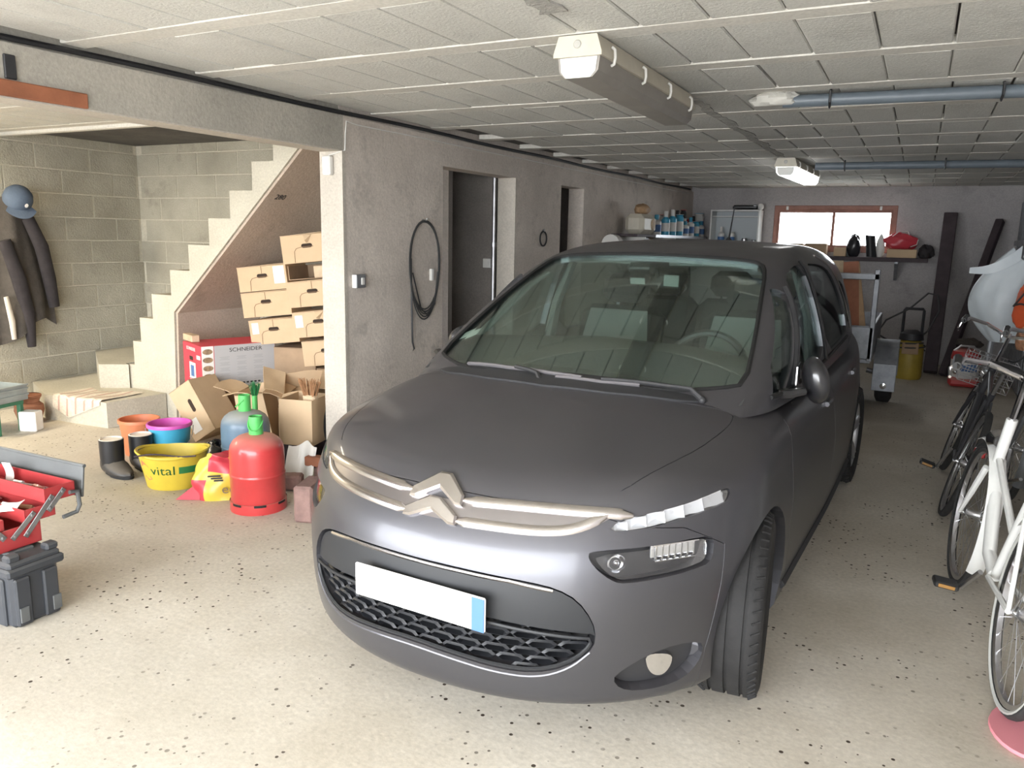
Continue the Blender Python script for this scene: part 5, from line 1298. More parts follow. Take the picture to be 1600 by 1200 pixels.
# plank and bracket on the beam, sensor on the column
m = MB(); m.box((0, 0, 0), (.035, 2.2, .06), b=.004); o = m.build('wood_plank', 'wood_red', None, M=tr(xw(1.15)+.02, 1.15, 2.03) @ rot(x=.0)); tag(o, 'red-brown wooden plank fixed along the lower edge of the concrete beam', 'plank')
m = MB(); m.box((0, 0, 0), (.012, .045, .09), b=.003); o = m.build('metal_bracket', 'black_plastic', None, M=tr(xw(1.94)+.008, 1.94, 2.11)); tag(o, 'small black metal bracket on the beam above the wooden plank', 'bracket')
e = thing('motion_sensor', 'small white box sensor fixed near the top of the pale column', 'sensor', loc=(xw(3.86)-TH*.55, 3.86, 1.91))
m = MB(); m.box((0, -.02, 0), (.062, .04, .115), b=.008); m.build('sensor_case', 'white_plastic', e)
m = MB(); m.box((.0, -.042, -.02), (.04, .006, .05), b=.002); m.build('sensor_lens', 'white_paint', e)
m = MB()
cp = [(xw(3.86)-TH*.55, 3.85, 1.97), (xw(3.86)-.02, 3.85, 1.985), (xw(3.88)+.010, 3.88, 2.0), (xw(3.88)+.008, 3.89, 2.10), (xw(3.88)+.008, 3.9, 2.17)]+[(xw(y)+.006, y, 2.165-.004*abs(math.sin(y*2))) for y in np.linspace(4.0, 11.2, 30)]
m.tube(cp, .0035, 6); tag(m.build('white_cable', 'white_plastic'), 'thin white cable running along the top of the dividing wall', 'cable')
m = MB(); m.tube([(xw(y)-.01, y, 2.222+.004*math.sin(y*3)) for y in np.linspace(-.8, 11.3, 40)], .012, 6); tag(m.build('dark_cable', 'cable_black'), 'dark cable tucked in the gap between beam and ceiling', 'cable')
# switch, socket, small items on the dividing wall
e = thing('light_switch', 'grey surface mounted light switch right of the pale column', 'switch', loc=(xw(3.97), 3.985, 1.215))
m = MB(); m.box((.018, 0, 0), (.036, .095, .085), b=.005); m.build('switch_case', 'grey_metallic', e); m = MB(); m.box((.038, .012, .0), (.008, .03, .045), b=.003); m.build('rocker', 'white_plastic', e)
m = MB(); m.box((.018, -.049, 0), (.034, .004, .082), b=.001); m.build('switch_side', 'white_plastic', e)
m = MB(); m.box((.012, 0, 0), (.024, .03, .085), b=.004); o = m.build('wall_contact', 'white_plastic', None, M=tr(xw(4.80), 4.80, 1.23)); tag(o, 'narrow white contact box on the wall beside the cable coil', 'switch')
m = MB(); m.box((0, 0, 0), (.075, .03, .08), b=.004); m.box((0, -.017, 0), (.05, .006, .05), b=.002); o = m.build('wall_socket', 'white_plastic', None, M=tr(xw(6)-TH-.10, D1[1]+.005, 1.28)); tag(o, 'white wall socket inside the wide doorway beside the pipe', 'socket')
e = thing('cable_coil', 'long black cable coiled and hung on the wall left of the doorway', 'cable', loc=(xw(4.68)+.008, 4.70, 1.30))
m = MB(); rnd = random.Random(5)
pts = []
for i in range(170):
    t = 2*PI*i/34; k = i//34; pts.append((.016+.006*math.sin(i*.37), (.185+.012*math.sin(k*2.1+t*.5))*math.sin(t)+.01*math.sin(k), .31*math.cos(t)-.018*k*(1 if math.cos(t) < 0 else .15)))
m.tube(pts, .005, 6); m.build('coil', 'hose_grey', e)
m = MB(); m.tube([(.014, -.17, .05), (.014, -.165, -.2), (.014, -.16, -.40), (.014, -.155, -.53), (.014, -.135, -.58), (.014, -.155, -.60), (.014, -.175, -.58), (.014, -.155, -.53)], .006, 6); m.build('loose_end', 'cable_black', e)
m = MB(); m.tube([(.014, -.15, -.05), (.014, -.05, -.30), (.014, .04, -.36), (.014, .13, -.28), (.014, .17, -.05)], .005, 6); m.build('slack_loop', 'cable_black', e)
m = MB(); m.tube([(-.005, 0, .315), (.03, 0, .312), (.034, 0, .325)], .005, 6); m.build('nail', 'dull_steel', e)
e = thing('wire_ring', 'small looped wire tie hanging between the two doorways', 'wire', loc=(xw(6.6), 6.6, 1.50))
m = MB(); m.tube([(.012, .07*math.sin(2*PI*i/20), .065*math.cos(2*PI*i/20)) for i in range(20)], .008, 6, closed=True); m.build('ring', 'cable_black', e)
m = MB(); m.tube([(-.003, 0, .07), (.02, 0, .085), (.022, .0, .065)], .006, 6); m.build('nail', 'dull_steel', e)
# ================================================================== CEILING FIXTURES
def tube_lamp(name, label, x, y0, y1, rz, lit, ztop=2.243):
    L = y1-y0; e = thing(name, label, 'lamp', M=tr(x, (y0+y1)/2, ztop) @ rot(z=rz))
    m = MB(); P = [(-.075, -.002), (.075, -.002), (.095, -.062), (.095, -.075), (-.095, -.075), (-.095, -.062)]
    m.prism(P, -L/2, L/2, 'y'); m.build('lamp_housing', 'lamp_cream', e)
    m = MB(); n = 10
    Q = [(-.084, -.075), (.084, -.075), (.078, -.125), (.055, -.148), (-.055, -.148), (-.078, -.125)]
    m.prism(Q, -L/2+.006, L/2-.006, 'y'); m.build('diffuser', 'diffuser_lit' if lit else 'diffuser_dusty', e)
    m = MB(); m.prism([(a*.88, b*.98-.004) for a, b in Q], -L/2+.002, -L/2+.0055, 'y'); m.build('diffuser_end', 'diffuser_end', e)  # near end whiter than the diffuser: reflected daylight put into its colour
    m = MB(); m.prism([(a*1.01, b*1.02) for a, b in P], -L/2-.012, -L/2, 'y'); m.build('end_cap', 'lamp_cream', e)
    m = MB(); m.lathe([(.001, .004), (.013, .004), (.016, 0)], 16, tr(0, -L/2-.012, -.034) @ rot(x=PI/2), cap=False); m.build('cable_plug', 'lamp_grey', e)
    for k in range(4):
        for s in (-1, 1):
            yy = -L/2+L*(.08+.28*k); m = MB()
            m.tube([(s*.092, yy, -.028), (s*.104, yy, -.038), (s*.106, yy, -.068), (s*.10, yy+.006, -.088), (s*.088, yy+.01, -.092)], .006, 6, flat=1.0); m.build('clip', 'white_plastic', e)
    return e
mat('diffuser_dusty', (.29, .27, .245), .5, var=.08, spec=.4); mat('diffuser_end', (.80, .80, .76), .25); mat('diffuser_lit', (.9, .9, .9), .4, emit=(1, .98, .97), estr=3.6)
tube_lamp('fluorescent_lamp', 'long dusty grey fluorescent batten on the ceiling above the car bonnet', -1.205, 2.84, 4.17, .0, False)
tube_lamp('fluorescent_lamp', 'lit fluorescent batten on the far ceiling before the window', -1.12, 7.45, 8.75, -.04, True)
m = MB(); m.tube([(-.70, 4.30, 2.205), (.2, 4.36, 2.205), (1.07, 4.46, 2.205)], .030, 14); e = m.build('ceiling_pipe', 'pipe_blue'); tag(e, 'blue-grey plastic pipe under the ceiling near the first lamp', 'pipe')
for (x, y) in ((-.48, 4.315), (.25, 4.365)):
    q = MB(); q.tube([(x, y, 2.255), (x+.003, y-.036, 2.235), (x+.003, y-.036, 2.19), (x, y, 2.172), (x, y+.036, 2.19)], .006, 6, flat=2); q.build('pipe_clip', 'cable_black', e)
crumple('plaster_lump', 'rough white plaster lump sealing the end of the ceiling pipe', 'plaster', (-.74, 4.29, 2.185), (.12, .05, .04), 11, 'plaster', .25)
m = MB(); m.tube([(-.95, 7.86, 2.2), (.2, 7.93, 2.2), (1.07, 8.02, 2.2)], .034, 14); e = m.build('ceiling_pipe', 'pipe_blue'); tag(e, 'dark blue-grey pipe under the far ceiling beside the lit lamp', 'pipe')
for x in (-.7, .1):
    q = MB(); q.tube([(x, 7.88, 2.255), (x, 7.84, 2.23), (x, 7.84, 2.18), (x, 7.9, 2.16)], .006, 6); q.build('pipe_clip', 'cable_black', e)
# ================================================================== BACK OF THE GARAGE
e = thing('bottle_shelf', 'wall shelf on the dividing wall crowded with bottles and cans', 'shelf', loc=(xw(10)+.15, 9.75, 1.555))
m = MB(); m.box((0, 0, 0), (.30, 3.1, .028), b=.003); m.build('board', 'wood_dark', e)
m = MB(); m.box((.152, .30, .0), (.006, 2.4, .034), b=.001); m.build('front_strip', 'grey_metallic', e)
for y in (-1.2, 0, 1.2):
    m = MB(); m.prism([(-.15, -.014), (.13, -.014), (.13, -.03), (-.135, -.22), (-.15, -.22)], y-.012, y+.012, 'y'); m.build('bracket', 'white_plastic', e)
def bottle(label, x, y, z, r, h, mb, mc, group, neck=.35, cat='bottle', kind='bottle'):
    t = thing(kind, label, cat, loc=(x, y, z), group=group)
    m = MB(); hb = h*(.70 if neck < .9 else .93)
    m.lathe([(.001, 0), (r, 0), (r*1.02, h*.03), (r, hb*.92), (r*.75, hb), (r*max(neck, .3), hb+h*.06)], 16, cap=False); m.build('body', mb, t)
    m = MB(); rc = r*max(neck, .3)*1.1; m.lathe([(rc, hb+h*.05), (rc, h*.985), (rc*.9, h), (.001, h)], 14, cap=False); m.build('cap', mc, t)
    m = MB(); m.lathe([(r*1.03, hb*.22), (r*1.03, hb*.72)], 16, cap=False); m.build('label', 'paper_white' if mb != 'white_plastic' else 'label_blue', t)
    return t
ZS = 1.571; xs_ = xw(10)+.18
SHELF = [('white', .15, .055, .25), ('blue', .27, .05, .30), ('steel', .40, .048, .26), ('blue', .52, .05, .33), ('steel', .66, .05, .22), ('blue', .80, .05, .28), ('red', .92, .045, .34), ('white', 1.05, .05, .20), ('black', 1.17, .04, .36), ('white', 1.28, .05, .26), ('steel', 1.40, .05, .24), ('blue', 1.52, .05, .21), ('red', 1.64, .042, .29), ('white', 1.76, .05, .22), ('white', 1.90, .062, .34)]
MM = {'white': ('white_plastic', 'blue_plastic', 'white'), 'blue': ('blue_plastic', 'white_plastic', 'blue'), 'steel': ('steel', 'red_enamel', 'silvery'), 'red': ('red_enamel', 'black_plastic', 'red'), 'black': ('black_plastic', 'red_enamel', 'black')}
ORD = ['first', 'second', 'third', 'fourth', 'fifth', 'sixth', 'seventh', 'eighth', 'ninth', 'tenth', 'eleventh', 'twelfth', 'thirteenth', 'fourteenth', 'fifteenth']
for i, (c, dy, r, h) in enumerate(SHELF):
    mb, mc, w = MM[c]
    bottle('%s %s on the bottle shelf, %s from the canister' % (w, 'spray can' if i % 3 == 2 else 'bottle', ORD[i]), xs_+(.05 if i % 2 else -.02), 9.15+dy*1.15, ZS, r*1.05, h*.95, mb, mc, 'bottles and cans on the wall shelf', .95 if i % 3 == 2 else .42)
e = thing('canister', 'pale plastic canister lying at the near end of the bottle shelf', 'canister', loc=(xs_, 8.66, ZS))
m = MB(); m.box((0, 0, .11), (.22, .50, .22), b=.05); m.build('canister_body', 'lamp_cream', e); m = MB(); m.lathe([(.06, 0), (.06, .012), (.045, .018), (.001, .018)], 20, tr(.11, .1, .11) @ rot(y=PI/2), cap=False); m.build('canister_cap', 'wood_pale', e)
crumple('orange_bundle', 'orange-brown bundle lying on top of the pale canister', 'cloth', (xs_, 8.68, ZS+.222), (.08, .14, .06), 12, 'wood', .2)
e = thing('folding_frame', 'grey frame with black arched handle below the bottle shelf', 'frame', loc=(xw(9)+.10, 8.95, 1.30))
m = MB(); m.box((0, 0, .10), (.03, .62, .28), b=.004); m.build('panel', 'grey_metallic', e)
m = MB(); m.tube([(.03, -.24+.48*k/12, .06+.13*math.sin(PI*k/12)**.4) for k in range(13)], .018, 8); m.build('handle', 'black_plastic', e)
m = MB(); m.lathe([(.001, .0), (.025, 0), (.025, .03), (.10, .03), (.10, .16), (.025, .16), (.025, .17)], 24, rot(x=PI/2), cap=False); o = m.build('paper_roll', 'white_plastic', None, M=tr(xw(8)+.10, 8.2, 1.46)); tag(o, 'white roll fixed to the wall near the canister shelf', 'roll')
# open wall cabinet
e = thing('wall_cabinet', 'open white wall cabinet on the far wall left of the window', 'cabinet', loc=(-2.33, YB-.16, 1.42))
mat('cabinet_inside', (.50, .54, .56), .5)
m = MB(); m.box((0, 0, .01), (.66, .30, .02)); m.box((0, 0, .51), (.66, .30, .02)); m.box((-.32, 0, .26), (.02, .298, .48)); m.box((.32, 0, .26), (.02, .298, .48)); m.build('cabinet_body', 'white_paint', e)
m = MB(); m.box((0, .14, .26), (.62, .01, .48), b=0); m.build('back_panel', 'cabinet_inside', e)
m = MB(); m.box((0, .01, .43), (.62, .26, .014)); m.build('shelf', 'white_paint', e)
zc = 1.442
bottle('white bottle with cap standing in the open wall cabinet', -2.52, YB-.2, zc, .045, .27, 'white_plastic', 'paper_white', None)
bottle('white jar beside the bottle in the open wall cabinet', -2.38, YB-.2, zc, .045, .20, 'white_plastic', 'steel', None, .95, 'jar', 'jar')
bottle('short silvery tin in the middle of the wall cabinet', -2.20, YB-.2, zc, .04, .12, 'steel', 'steel', None, .95, 'can', 'tin_can')
bottle('short silvery tin at the right end of the wall cabinet', -2.07, YB-.2, zc, .042, .10, 'steel', 'steel', None, .95, 'can', 'tin_can')
e = thing('power_tool', 'dark cordless tool lying on top of the white wall cabinet', 'tool', loc=(-2.22, YB-.17, 1.943))
m = MB(); m.box((0, 0, .035), (.34, .07, .06), b=.02); m.build('tool_body', 'satin_black', e); m = MB(); m.box((.13, 0, .04), (.06, .06, .07), b=.015); m.build('tool_battery', 'grey_metallic', e)
m = MB(); m.ball((0, 0, .045), .045, 14, 9); o = m.build('white_ball', 'white_plastic', None, M=tr(-2.02, YB-.16, 1.94)); tag(o, 'small white ball at the right end of the cabinet top', 'ball')
# shelf under the window and what stands on it
e = thing('window_shelf', 'long dark wooden shelf under the basement window', 'shelf', loc=(-.95, YB-.15, 1.325))
m = MB(); m.box((0, 0, 0), (2.05, .29, .05), b=.004); m.build('board', 'wood_dark', e)
for x in (-.7, .67):
    m = MB(); m.prism([(.14, -.026), (-.13, -.026), (-.13, -.05), (.12, -.27), (.14, -.27)], x-.02, x+.02, 'x'); m.build('bracket', 'galvanised', e)
zb = 1.352; yb = YB-.16
def plainbox(label, x, w, h, d=.2, m_='cardboard', rz=0, z=zb):
    t = thing('small_carton', label, 'box', loc=(x, yb, z), rz=rz)
    m = MB(); m.box((0, 0, h/2), (w, d, h), b=.004); m.build('box_wall', m_, t); m = MB(); m.box((0, -.0, h+.0015), (w*.98, .004, .003), b=.0005); m.build('lid_seam', 'cardboard_edge', t)
plainbox('left brown carton of the pair on the window shelf', -1.555, .26, .15, m_='cardboard_dark'); plainbox('right brown carton of the pair on the window shelf', -1.26, .27, .155, m_='cardboard_dark')
plainbox('small square carton right of the carton pair on the window shelf', -.96, .15, .11, .15)
e = thing('paper_pile', 'loose white papers at the left end of the window shelf', 'papers', loc=(-1.82, yb, zb))
for k in range(4):
    m = MB(); m.sheet(lambda u, v: (-.13+.26*u, -.1+.2*v, .006+.016*k+.014*math.sin(4*u+k)*math.sin(3*v)), 6, 5, .003, rot(z=.3*k-.4)); m.build('sheet', 'paper_white', e)
crumple('dark_bag', 'peaked black plastic bag standing on the window shelf', 'bag', (-.80, yb, zb), (.085, .07, .155), 21, 'bag_black', .14)
crumple('folded_cloth', 'grey folded cloth lying on the window shelf behind the black bag', 'cloth', (-.90, yb+.09, zb), (.16, .05, .06), 27, 'crate_grey', .2)
m = MB(); m.sheet(lambda u, v: (-.05+.10*u-.06*v, 0+.02*math.sin(4*u), .27*v), 5, 6, .02); o = m.build('dark_board', 'cable_black', None, M=tr(-.58, yb, zb) @ rot(y=.08)); tag(o, 'black leaning bottle case before the pane on the window shelf', 'case')
crumple('clear_bag', 'translucent white plastic bag beside the red bag on the window shelf', 'bag', (-.485, yb, zb), (.05, .05, .155), 22, 'white_plastic', .2)
plainbox('flat wooden-coloured carton under the red bag on the window shelf', -.23, .34, .105, .2, 'cardboard')
crumple('red_bag', 'red plastic carrier bag with white handles on the window shelf', 'bag', (-.26, yb, zb+.108), (.19, .11, .105), 23, 'bag_red', .22, 26, 16)
e2 = bpy.data.objects['red_bag']
m = MB(); m.tube([(-.10, -.05, .15), (-.02, -.07, .225), (.08, -.06, .22), (.10, -.04, .15)], .012, 6, flat=.5); m.build('bag_handle', 'white_plastic', e2)
m = MB(); m.tube([(.12, -.09, .03), (.19, -.08, .06), (.20, -.07, .12)], .012, 6, flat=.5); m.build('bag_handle', 'white_plastic', e2)
crumple('dark_pouch', 'dark teal pouch at the right end of the window shelf', 'bag', (.04, yb, zb), (.09, .08, .09), 24, 'cloth_darker', .3)
# trailer
e = thing('car_trailer', 'galvanised two wheeled trailer parked behind the car', 'trailer', loc=(-.92, 8.35, 0))
m = MB(); m.box((0, 0, .50), (1.22, 1.75, .04), b=.006); m.build('trailer_bed', 'galvanised', e)
for s in (-1, 1):
    m = MB(); m.box((s*.60, 0, .66), (.025, 1.75, .28), b=.004); m.build('side_panel', 'galvanised', e)
for nm, y in (('front_panel', -.87), ('rear_panel', .87)):
    m = MB(); m.box((0, y, .66), (1.22, .025, .28), b=.004); m.build(nm, 'galvanised', e)
for x in (-.55, .60):
    m = MB(); m.box((x, -.86, .90), (.045, .045, .80), b=.006); m.build('ladder_post', 'galvanised', e)
m = MB(); m.box((.02, -.86, 1.235), (1.2, .045, .055), b=.006); m.build('ladder_rail', 'galvanised', e)
m = MB(); m.box((.02, -.86, .79), (1.16, .03, .035), b=.004); m.build('ladder_rail', 'galvanised', e)
for s in (-1, 1):
    w = bpy.data.objects.new('wheel', None); COL.objects.link(w); w.parent = e; w.location = (s*.72, .0, .27)
    m = MB(); m.lathe([(.15, -.06), (.22, -.075), (.262, -.055), (.268, 0), (.262, .055), (.22, .075), (.15, .06)], 36, rot(y=PI/2), cap=False); m.build('tyre', 'rubber', w)
    m = MB(); m.lathe([(.15, .055), (.13, .03), (.05, .02), (.05, -.02), (.13, -.03), (.15, -.055)], 28, rot(y=PI/2), cap=False); m.build('rim', 'galvanised', w)
    q = MB(); f_ = [(.345*math.cos(t), .27+.345*math.sin(t)) for t in np.linspace(-.15, PI+.15, 16)]+[(.335*math.cos(t), .27+.335*math.sin(t)) for t in np.linspace(PI+.15, -.15, 16)]
    q.prism(f_, s*.72-.10, s*.72+.10, 'x'); q.box((s*.72, -.34, .29), (.20, .012, .26), b=.004); g_ = q.build('mudguard', 'galvanised', e)
    q = MB(); q.lathe([(.001, .012), (.028, .01), (.03, 0)], 16, tr(s*.72, -.347, .21) @ rot(x=PI/2), cap=False); q.build('reflector', 'chrome', g_)
    m = MB(); m.tube([(s*.72, 0, .27), (s*.55, 0, .30)], .025, 8); m.build('axle', 'dull_steel', e)
m = MB(); m.tube([(0, -.87, .46), (0, -1.45, .42)], .03, 8); m.tube([(.0, -1.43, .42), (0, -1.43, .03)], .018, 8); m.lathe([(.03, 0), (.06, .0), (.06, .02), (.03, .03)], 16, tr(0, -1.43, 0)); m.build('drawbar', 'galvanised', e)
for i, (x, a, w, mt, lab) in enumerate([(-.47, -.10, .13, 'wood_red', 'wide red-brown board leaning in the trailer behind the cross rail'), (-.36, -.18, .055, 'wood', 'narrow orange-brown board standing right in the trailer'), (-.63, -.04, .10, 'wood_pale', 'pale board standing left in the trailer')]):
    m = MB(); m.box((0, 0, .42), (w, .025, .84), b=.003); o = m.build('timber_board', mt, None, M=tr(x, 7.62, .522) @ rot(y=a, x=-.06)); tag(o, lab, 'plank')
# sprayer
e = thing('pressure_sprayer', 'yellow pressure washer with black lid and hose before the far wall', 'sprayer', loc=(-.01, 10.05, 0))
m = MB(); m.lathe([(.001, 0), (.13, 0), (.145, .03), (.14, .36), (.12, .42), (.10, .44)], 28, cap=False); m.build('tank', 'yellow_dark', e) if mat('yellow_dark', (.33, .24, .035), .5, var=.15) else None
m = MB(); m.lathe([(.10, .44), (.13, .45), (.12, .52), (.06, .56), (.001, .56)], 24, cap=False); m.build('sprayer_lid', 'black_plastic', e)
m = MB(); m.box((0, -.135, .36), (.17, .02, .13), b=.006); m.build('sprayer_label', 'cardboard_dark', e)
m = MB(); m.tube([(-.10, 0, .50), (-.10, 0, .78), (-.09, 0, .80), (.09, 0, .80), (.10, 0, .78), (.10, 0, .50)], .016, 8); m.build('carry_frame', 'black_plastic', e)
m = MB(); m.tube([(-.12, -.05, .36), (-.36, -.08, .50), (-.28, -.06, .66), (-.05, .0, .80), (.12, .05, .98), (.22, .08, .96), (.25, .1, .78), (.16, .1, .55), (.05, -.02, .45)], .011, 6); m.build('sprayer_hose', 'hose_grey', e)
m = MB(); m.tube([(.15*math.cos(t), .15*math.sin(t), .33+.008*t) for t in np.linspace(0, 12, 50)], .009, 6); m.build('hose_coil', 'hose_grey', e)
# leaning posts
def post(label, a, b, s):
    a, b = Vector(a), Vector(b); d = b-a; q = d.to_track_quat('Z', 'Y').to_matrix().to_4x4()
    m = MB(); m.box((0, 0, d.length/2), (s[0], s[1], d.length), b=.008); o = m.build('leaning_post', 'wood_dark', None, M=Matrix.Translation(a) @ q); tag(o, label, 'post')
post('thick dark wooden post leaning on the far wall right of the shelf', (.23, 10.55, .02), (.27, 11.32, 1.9), (.15, .12))
post('thinner dark post leaning steeply towards the right corner', (.36, 10.4, .02), (.80, 11.30, 1.83), (.085, .085))
# red white heater
e = thing('fuel_can_heater', 'red and white portable heater on the floor near the bikes', 'heater', loc=(.54, 9.80, 0))
m = MB(); m.box((0, 0, .06), (.30, .26, .10), b=.03); m.build('heater_base', 'red_enamel', e)
m = MB(); m.lathe([(.001, .10), (.13, .10), (.14, .13), (.14, .30), (.12, .33)], 28, cap=False); m.build('heater_drum', 'white_plastic', e)
m = MB(); m.lathe([(.142, .30), (.145, .32), (.13, .39), (.08, .42), (.001, .42)], 28, cap=False); m.build('heater_top', 'red_enamel', e)
m = MB(); m.box((.03, -.13, .22), (.16, .03, .08), b=.01); m.build('heater_window', 'label_blue', e)
m = MB(); m.ball((-.09, -.135, .17), .025, 12, 8); m.build('heater_knob', 'chrome', e)
m = MB(); m.tube([(-.12, -.05, .39), (-.06, -.06, .45), (.06, -.06, .45), (.12, -.05, .38)], .012, 8); m.build('heater_handle', 'steel', e)
crumple('green_cloth', 'dark green cloth dropped on top of the red heater', 'cloth', (.56, 9.86, .43), (.13, .08, .05), 31, 'cloth_dark', .3)
# ribbed door leaf and rail on the right
e = thing('ribbed_door_leaf', 'pale ribbed garage door leaf standing along the right wall', 'door', loc=(1.02, 10.3, 0))
m = MB(); m.box((.01, 0, 1.04), (.03, 2.1, 2.08), b=.004); m.build('door_sheet', 'galvanised', e)
for k in range(14):
    m = MB(); m.box((-.012, -.95+.146*k, 1.04), (.018, .075, 2.0), b=.006); m.build('door_rib', 'galvanised', e)
m = MB(); m.box((-.03, 0, 1.56), (.03, 2.1, .06), b=.004); m.build('door_rail', 'steel', e)
# ================================================================== RIGHT SIDE
mat('bike_white', (.78, .78, .75), .3, coat=.5, var=.05); mat('bike_dark', (.07, .07, .075), .35, .4); mat('bike_grey', (.28, .29, .30), .35, .6)
mat('tyre_dark', (.028, .027, .026), .85, var=.3, vscale=30); mat('whitewall', (.45, .45, .42), .6); mat('saddle_black', (.02, .02, .02), .45)
mat('reflector_orange', (.38, .20, .06), .25, coat=.5); mat('reflector_red', (.5, .03, .03), .25, coat=.5)
def bicycle(label, frm, M, R=.33, fender=True, white_line=False, crank=.4, step_through=True, basket=None):
    """local axes: y forward, z up, rear wheel hub at (0,0,R), front hub at (0,WB,R)"""
    e = thing('bicycle', label, 'bicycle', M=M); WB = 1.06; BB = Vector((0, .46, .28))
    for nm, y in (('rear_wheel', 0), ('front_wheel', WB)):
        w = bpy.data.objects.new(nm, None); COL.objects.link(w); w.parent = e; w.location = (0, y, R)
        m = MB(); m.lathe([(R-.028, -.010), (R-.020, -.020), (R-.007, -.017), (R, -.006), (R, .006), (R-.007, .017), (R-.020, .020), (R-.028, .010)], 48, rot(y=PI/2), cap=False); m.build('tyre', 'tyre_dark', w)
        if white_line and y == 0:
            for s in (-1, 1):
                m = MB(); m.lathe([(R-.026, s*.0165), (R-.018, s*.0215), (R-.012, s*.0205)], 48, rot(y=PI/2), cap=False); m.build('white_stripe', 'whitewall', w)
        m = MB(); m.lathe([(R-.045, -.009), (R-.028, -.013), (R-.026, 0), (R-.028, .013), (R-.045, .009), (R-.045, -.009)], 48, rot(y=PI/2), cap=False); m.build('rim', 'steel', w)
        m = MB()
        for k in range(28):
            a = 2*PI*k/28; b = a+(.28 if k % 2 else -.28)*(1 if (k//2) % 2 else -1); s = 1 if k % 2 else -1
            m.tube([(s*.028, .02*math.sin(b), .02*math.cos(b)), (0, (R-.045)*math.sin(a), (R-.045)*math.cos(a))], .0014, 4)
        o = m.build('spokes', 'steel', w); o['kind'] = 'stuff'
        m = MB(); m.lathe([(.009, -.05), (.012, -.035), (.024, -.03), (.018, -.02), (.018, .02), (.024, .03), (.012, .035), (.009, .05)], 16, rot(y=PI/2)); m.build('hub', 'steel', w)
        if fender:
            a0, a1 = (-.35, 3.0) if y == 0 else (.55, 3.45)
            def ff(u, v):
                a = a0+(a1-a0)*u; rr = R+.022-.012*(2*v-1)**2
                return (.030*(2*v-1), -rr*math.cos(a)*(1 if y == 0 else -1)*(-1 if y == 0 else -1)*1.0, rr*math.sin(a))
            if y == 0: fn = lambda u, v: (.030*(2*v-1), -(R+.022-.012*(2*v-1)**2)*math.cos(-.30+2.75*u), (R+.022-.012*(2*v-1)**2)*math.sin(-.30+2.75*u))
            else: fn = lambda u, v: (.030*(2*v-1), -(R+.022-.012*(2*v-1)**2)*math.cos(-.50+2.45*u), (R+.022-.012*(2*v-1)**2)*math.sin(-.50+2.45*u))
            m = MB(); m.sheet(fn, 26, 6, .003); m.build('mudguard', frm, w, 60)
            m = MB()
            for s in (-1, 1): m.tube([(s*.045, 0, 0), (s*.034, -(R+.01)*math.cos(.2 if y else .2), (R+.01)*math.sin(.2))], .003, 5); m.tube([(s*.045, 0, 0), (s*.034, -(R+.01)*math.cos(1.1), (R+.01)*math.sin(1.1))], .003, 5)
            m.build('mudguard_stay', 'steel', w)
    seat_top = Vector((0, .28, .70)); head_b = Vector((0, WB-.17, .60)); head_t = Vector((0, WB-.215, .82))
    m = MB(); m.tube([BB, seat_top], .018, 12); m.build('seat_tube', frm, e)
    m = MB(); m.tube([BB, BB+Vector((0, .16, .03)), head_b-Vector((0, .12, .10)), head_b] if step_through else [BB, head_b], .026 if step_through else .019, 12); m.build('down_tube', frm, e)
    m = MB(); m.tube([BB.lerp(seat_top, .45 if step_through else .92), head_b.lerp(head_t, .2 if step_through else .7)], .014, 10); m.build('top_tube', frm, e)
    m = MB(); m.tube([head_b, head_t], .022, 12); m.build('head_tube', frm, e)
    for s in (-1, 1):
        m = MB(); m.tube([BB+Vector((s*.03, -.03, 0)), Vector((s*.055, 0, R))], .010, 8); m.build('chain_stay', frm, e)
        m = MB(); m.tube([seat_top+Vector((s*.015, 0, -.05)), Vector((s*.055, .0, R))], .008, 8); m.build('seat_stay', frm, e)
        m = MB(); m.tube([head_b+Vector((s*.03, .01, -.01)), Vector((s*.045, WB-.10, .46)), Vector((s*.05, WB, R))], [.014, .013, .008], 8); m.build('fork_blade', frm, e)
    m = MB(); m.tube([seat_top, seat_top+Vector((0, -.06, .14))], .013, 10); m.build('seat_post', 'steel', e)
    sp = seat_top+Vector((0, -.06, .16))
    m = MB(); m.grid(lambda u, v: ((.080*(1-u)**.7+.022)*math.sin(PI*min(1, .5*min(u/.12, (1-u)/.06, 1)))*math.cos(2*PI*v), sp.y-.11+.26*u, sp.z+.03*math.sin(PI*min(1, .5*min(u/.12, (1-u)/.06, 1)))*math.sin(2*PI*v)*(1-.3*u)+.018*(1-u)), 24, 16, cv=True); m.build('saddle', 'saddle_black', e, 60)
    st = head_t+Vector((0, -.04, .17))
    m = MB(); m.tube([head_t, st, st+Vector((0, .03, .02))], .012, 8); m.build('stem', 'chrome', e)
    m = MB(); m.tube([st+Vector((s, dy, dz)) for s, dy, dz in ((-.28, -.17, .03), (-.25, -.08, .05), (-.14, .03, .04), (0, .04, .0), (.14, .03, .04), (.25, -.08, .05), (.28, -.17, .03))], .011, 8); hb = m.build('handlebar', 'chrome', e)
    for s in (-1, 1):
        m = MB(); m.tube([st+Vector((s*.28, -.17, .03)), st+Vector((s*.265, -.05, .05))], .017, 8); m.build('grip', 'saddle_black', hb)
        m = MB(); m.tube([st+Vector((s*.25, -.03, .03)), st+Vector((s*.28, -.02, .0)), st+Vector((s*.29, -.14, -.02))], .006, 6); m.build('brake_lever', 'chrome', hb)
    m = MB(); m.lathe([(.085, -.002), (.09, 0), (.085, .002), (.03, .002), (.03, -.002), (.085, -.002)], 30, Matrix.Translation(BB+Vector((.05, 0, 0))) @ rot(y=PI/2), cap=False); m.build('chain_ring', 'dull_steel', e)
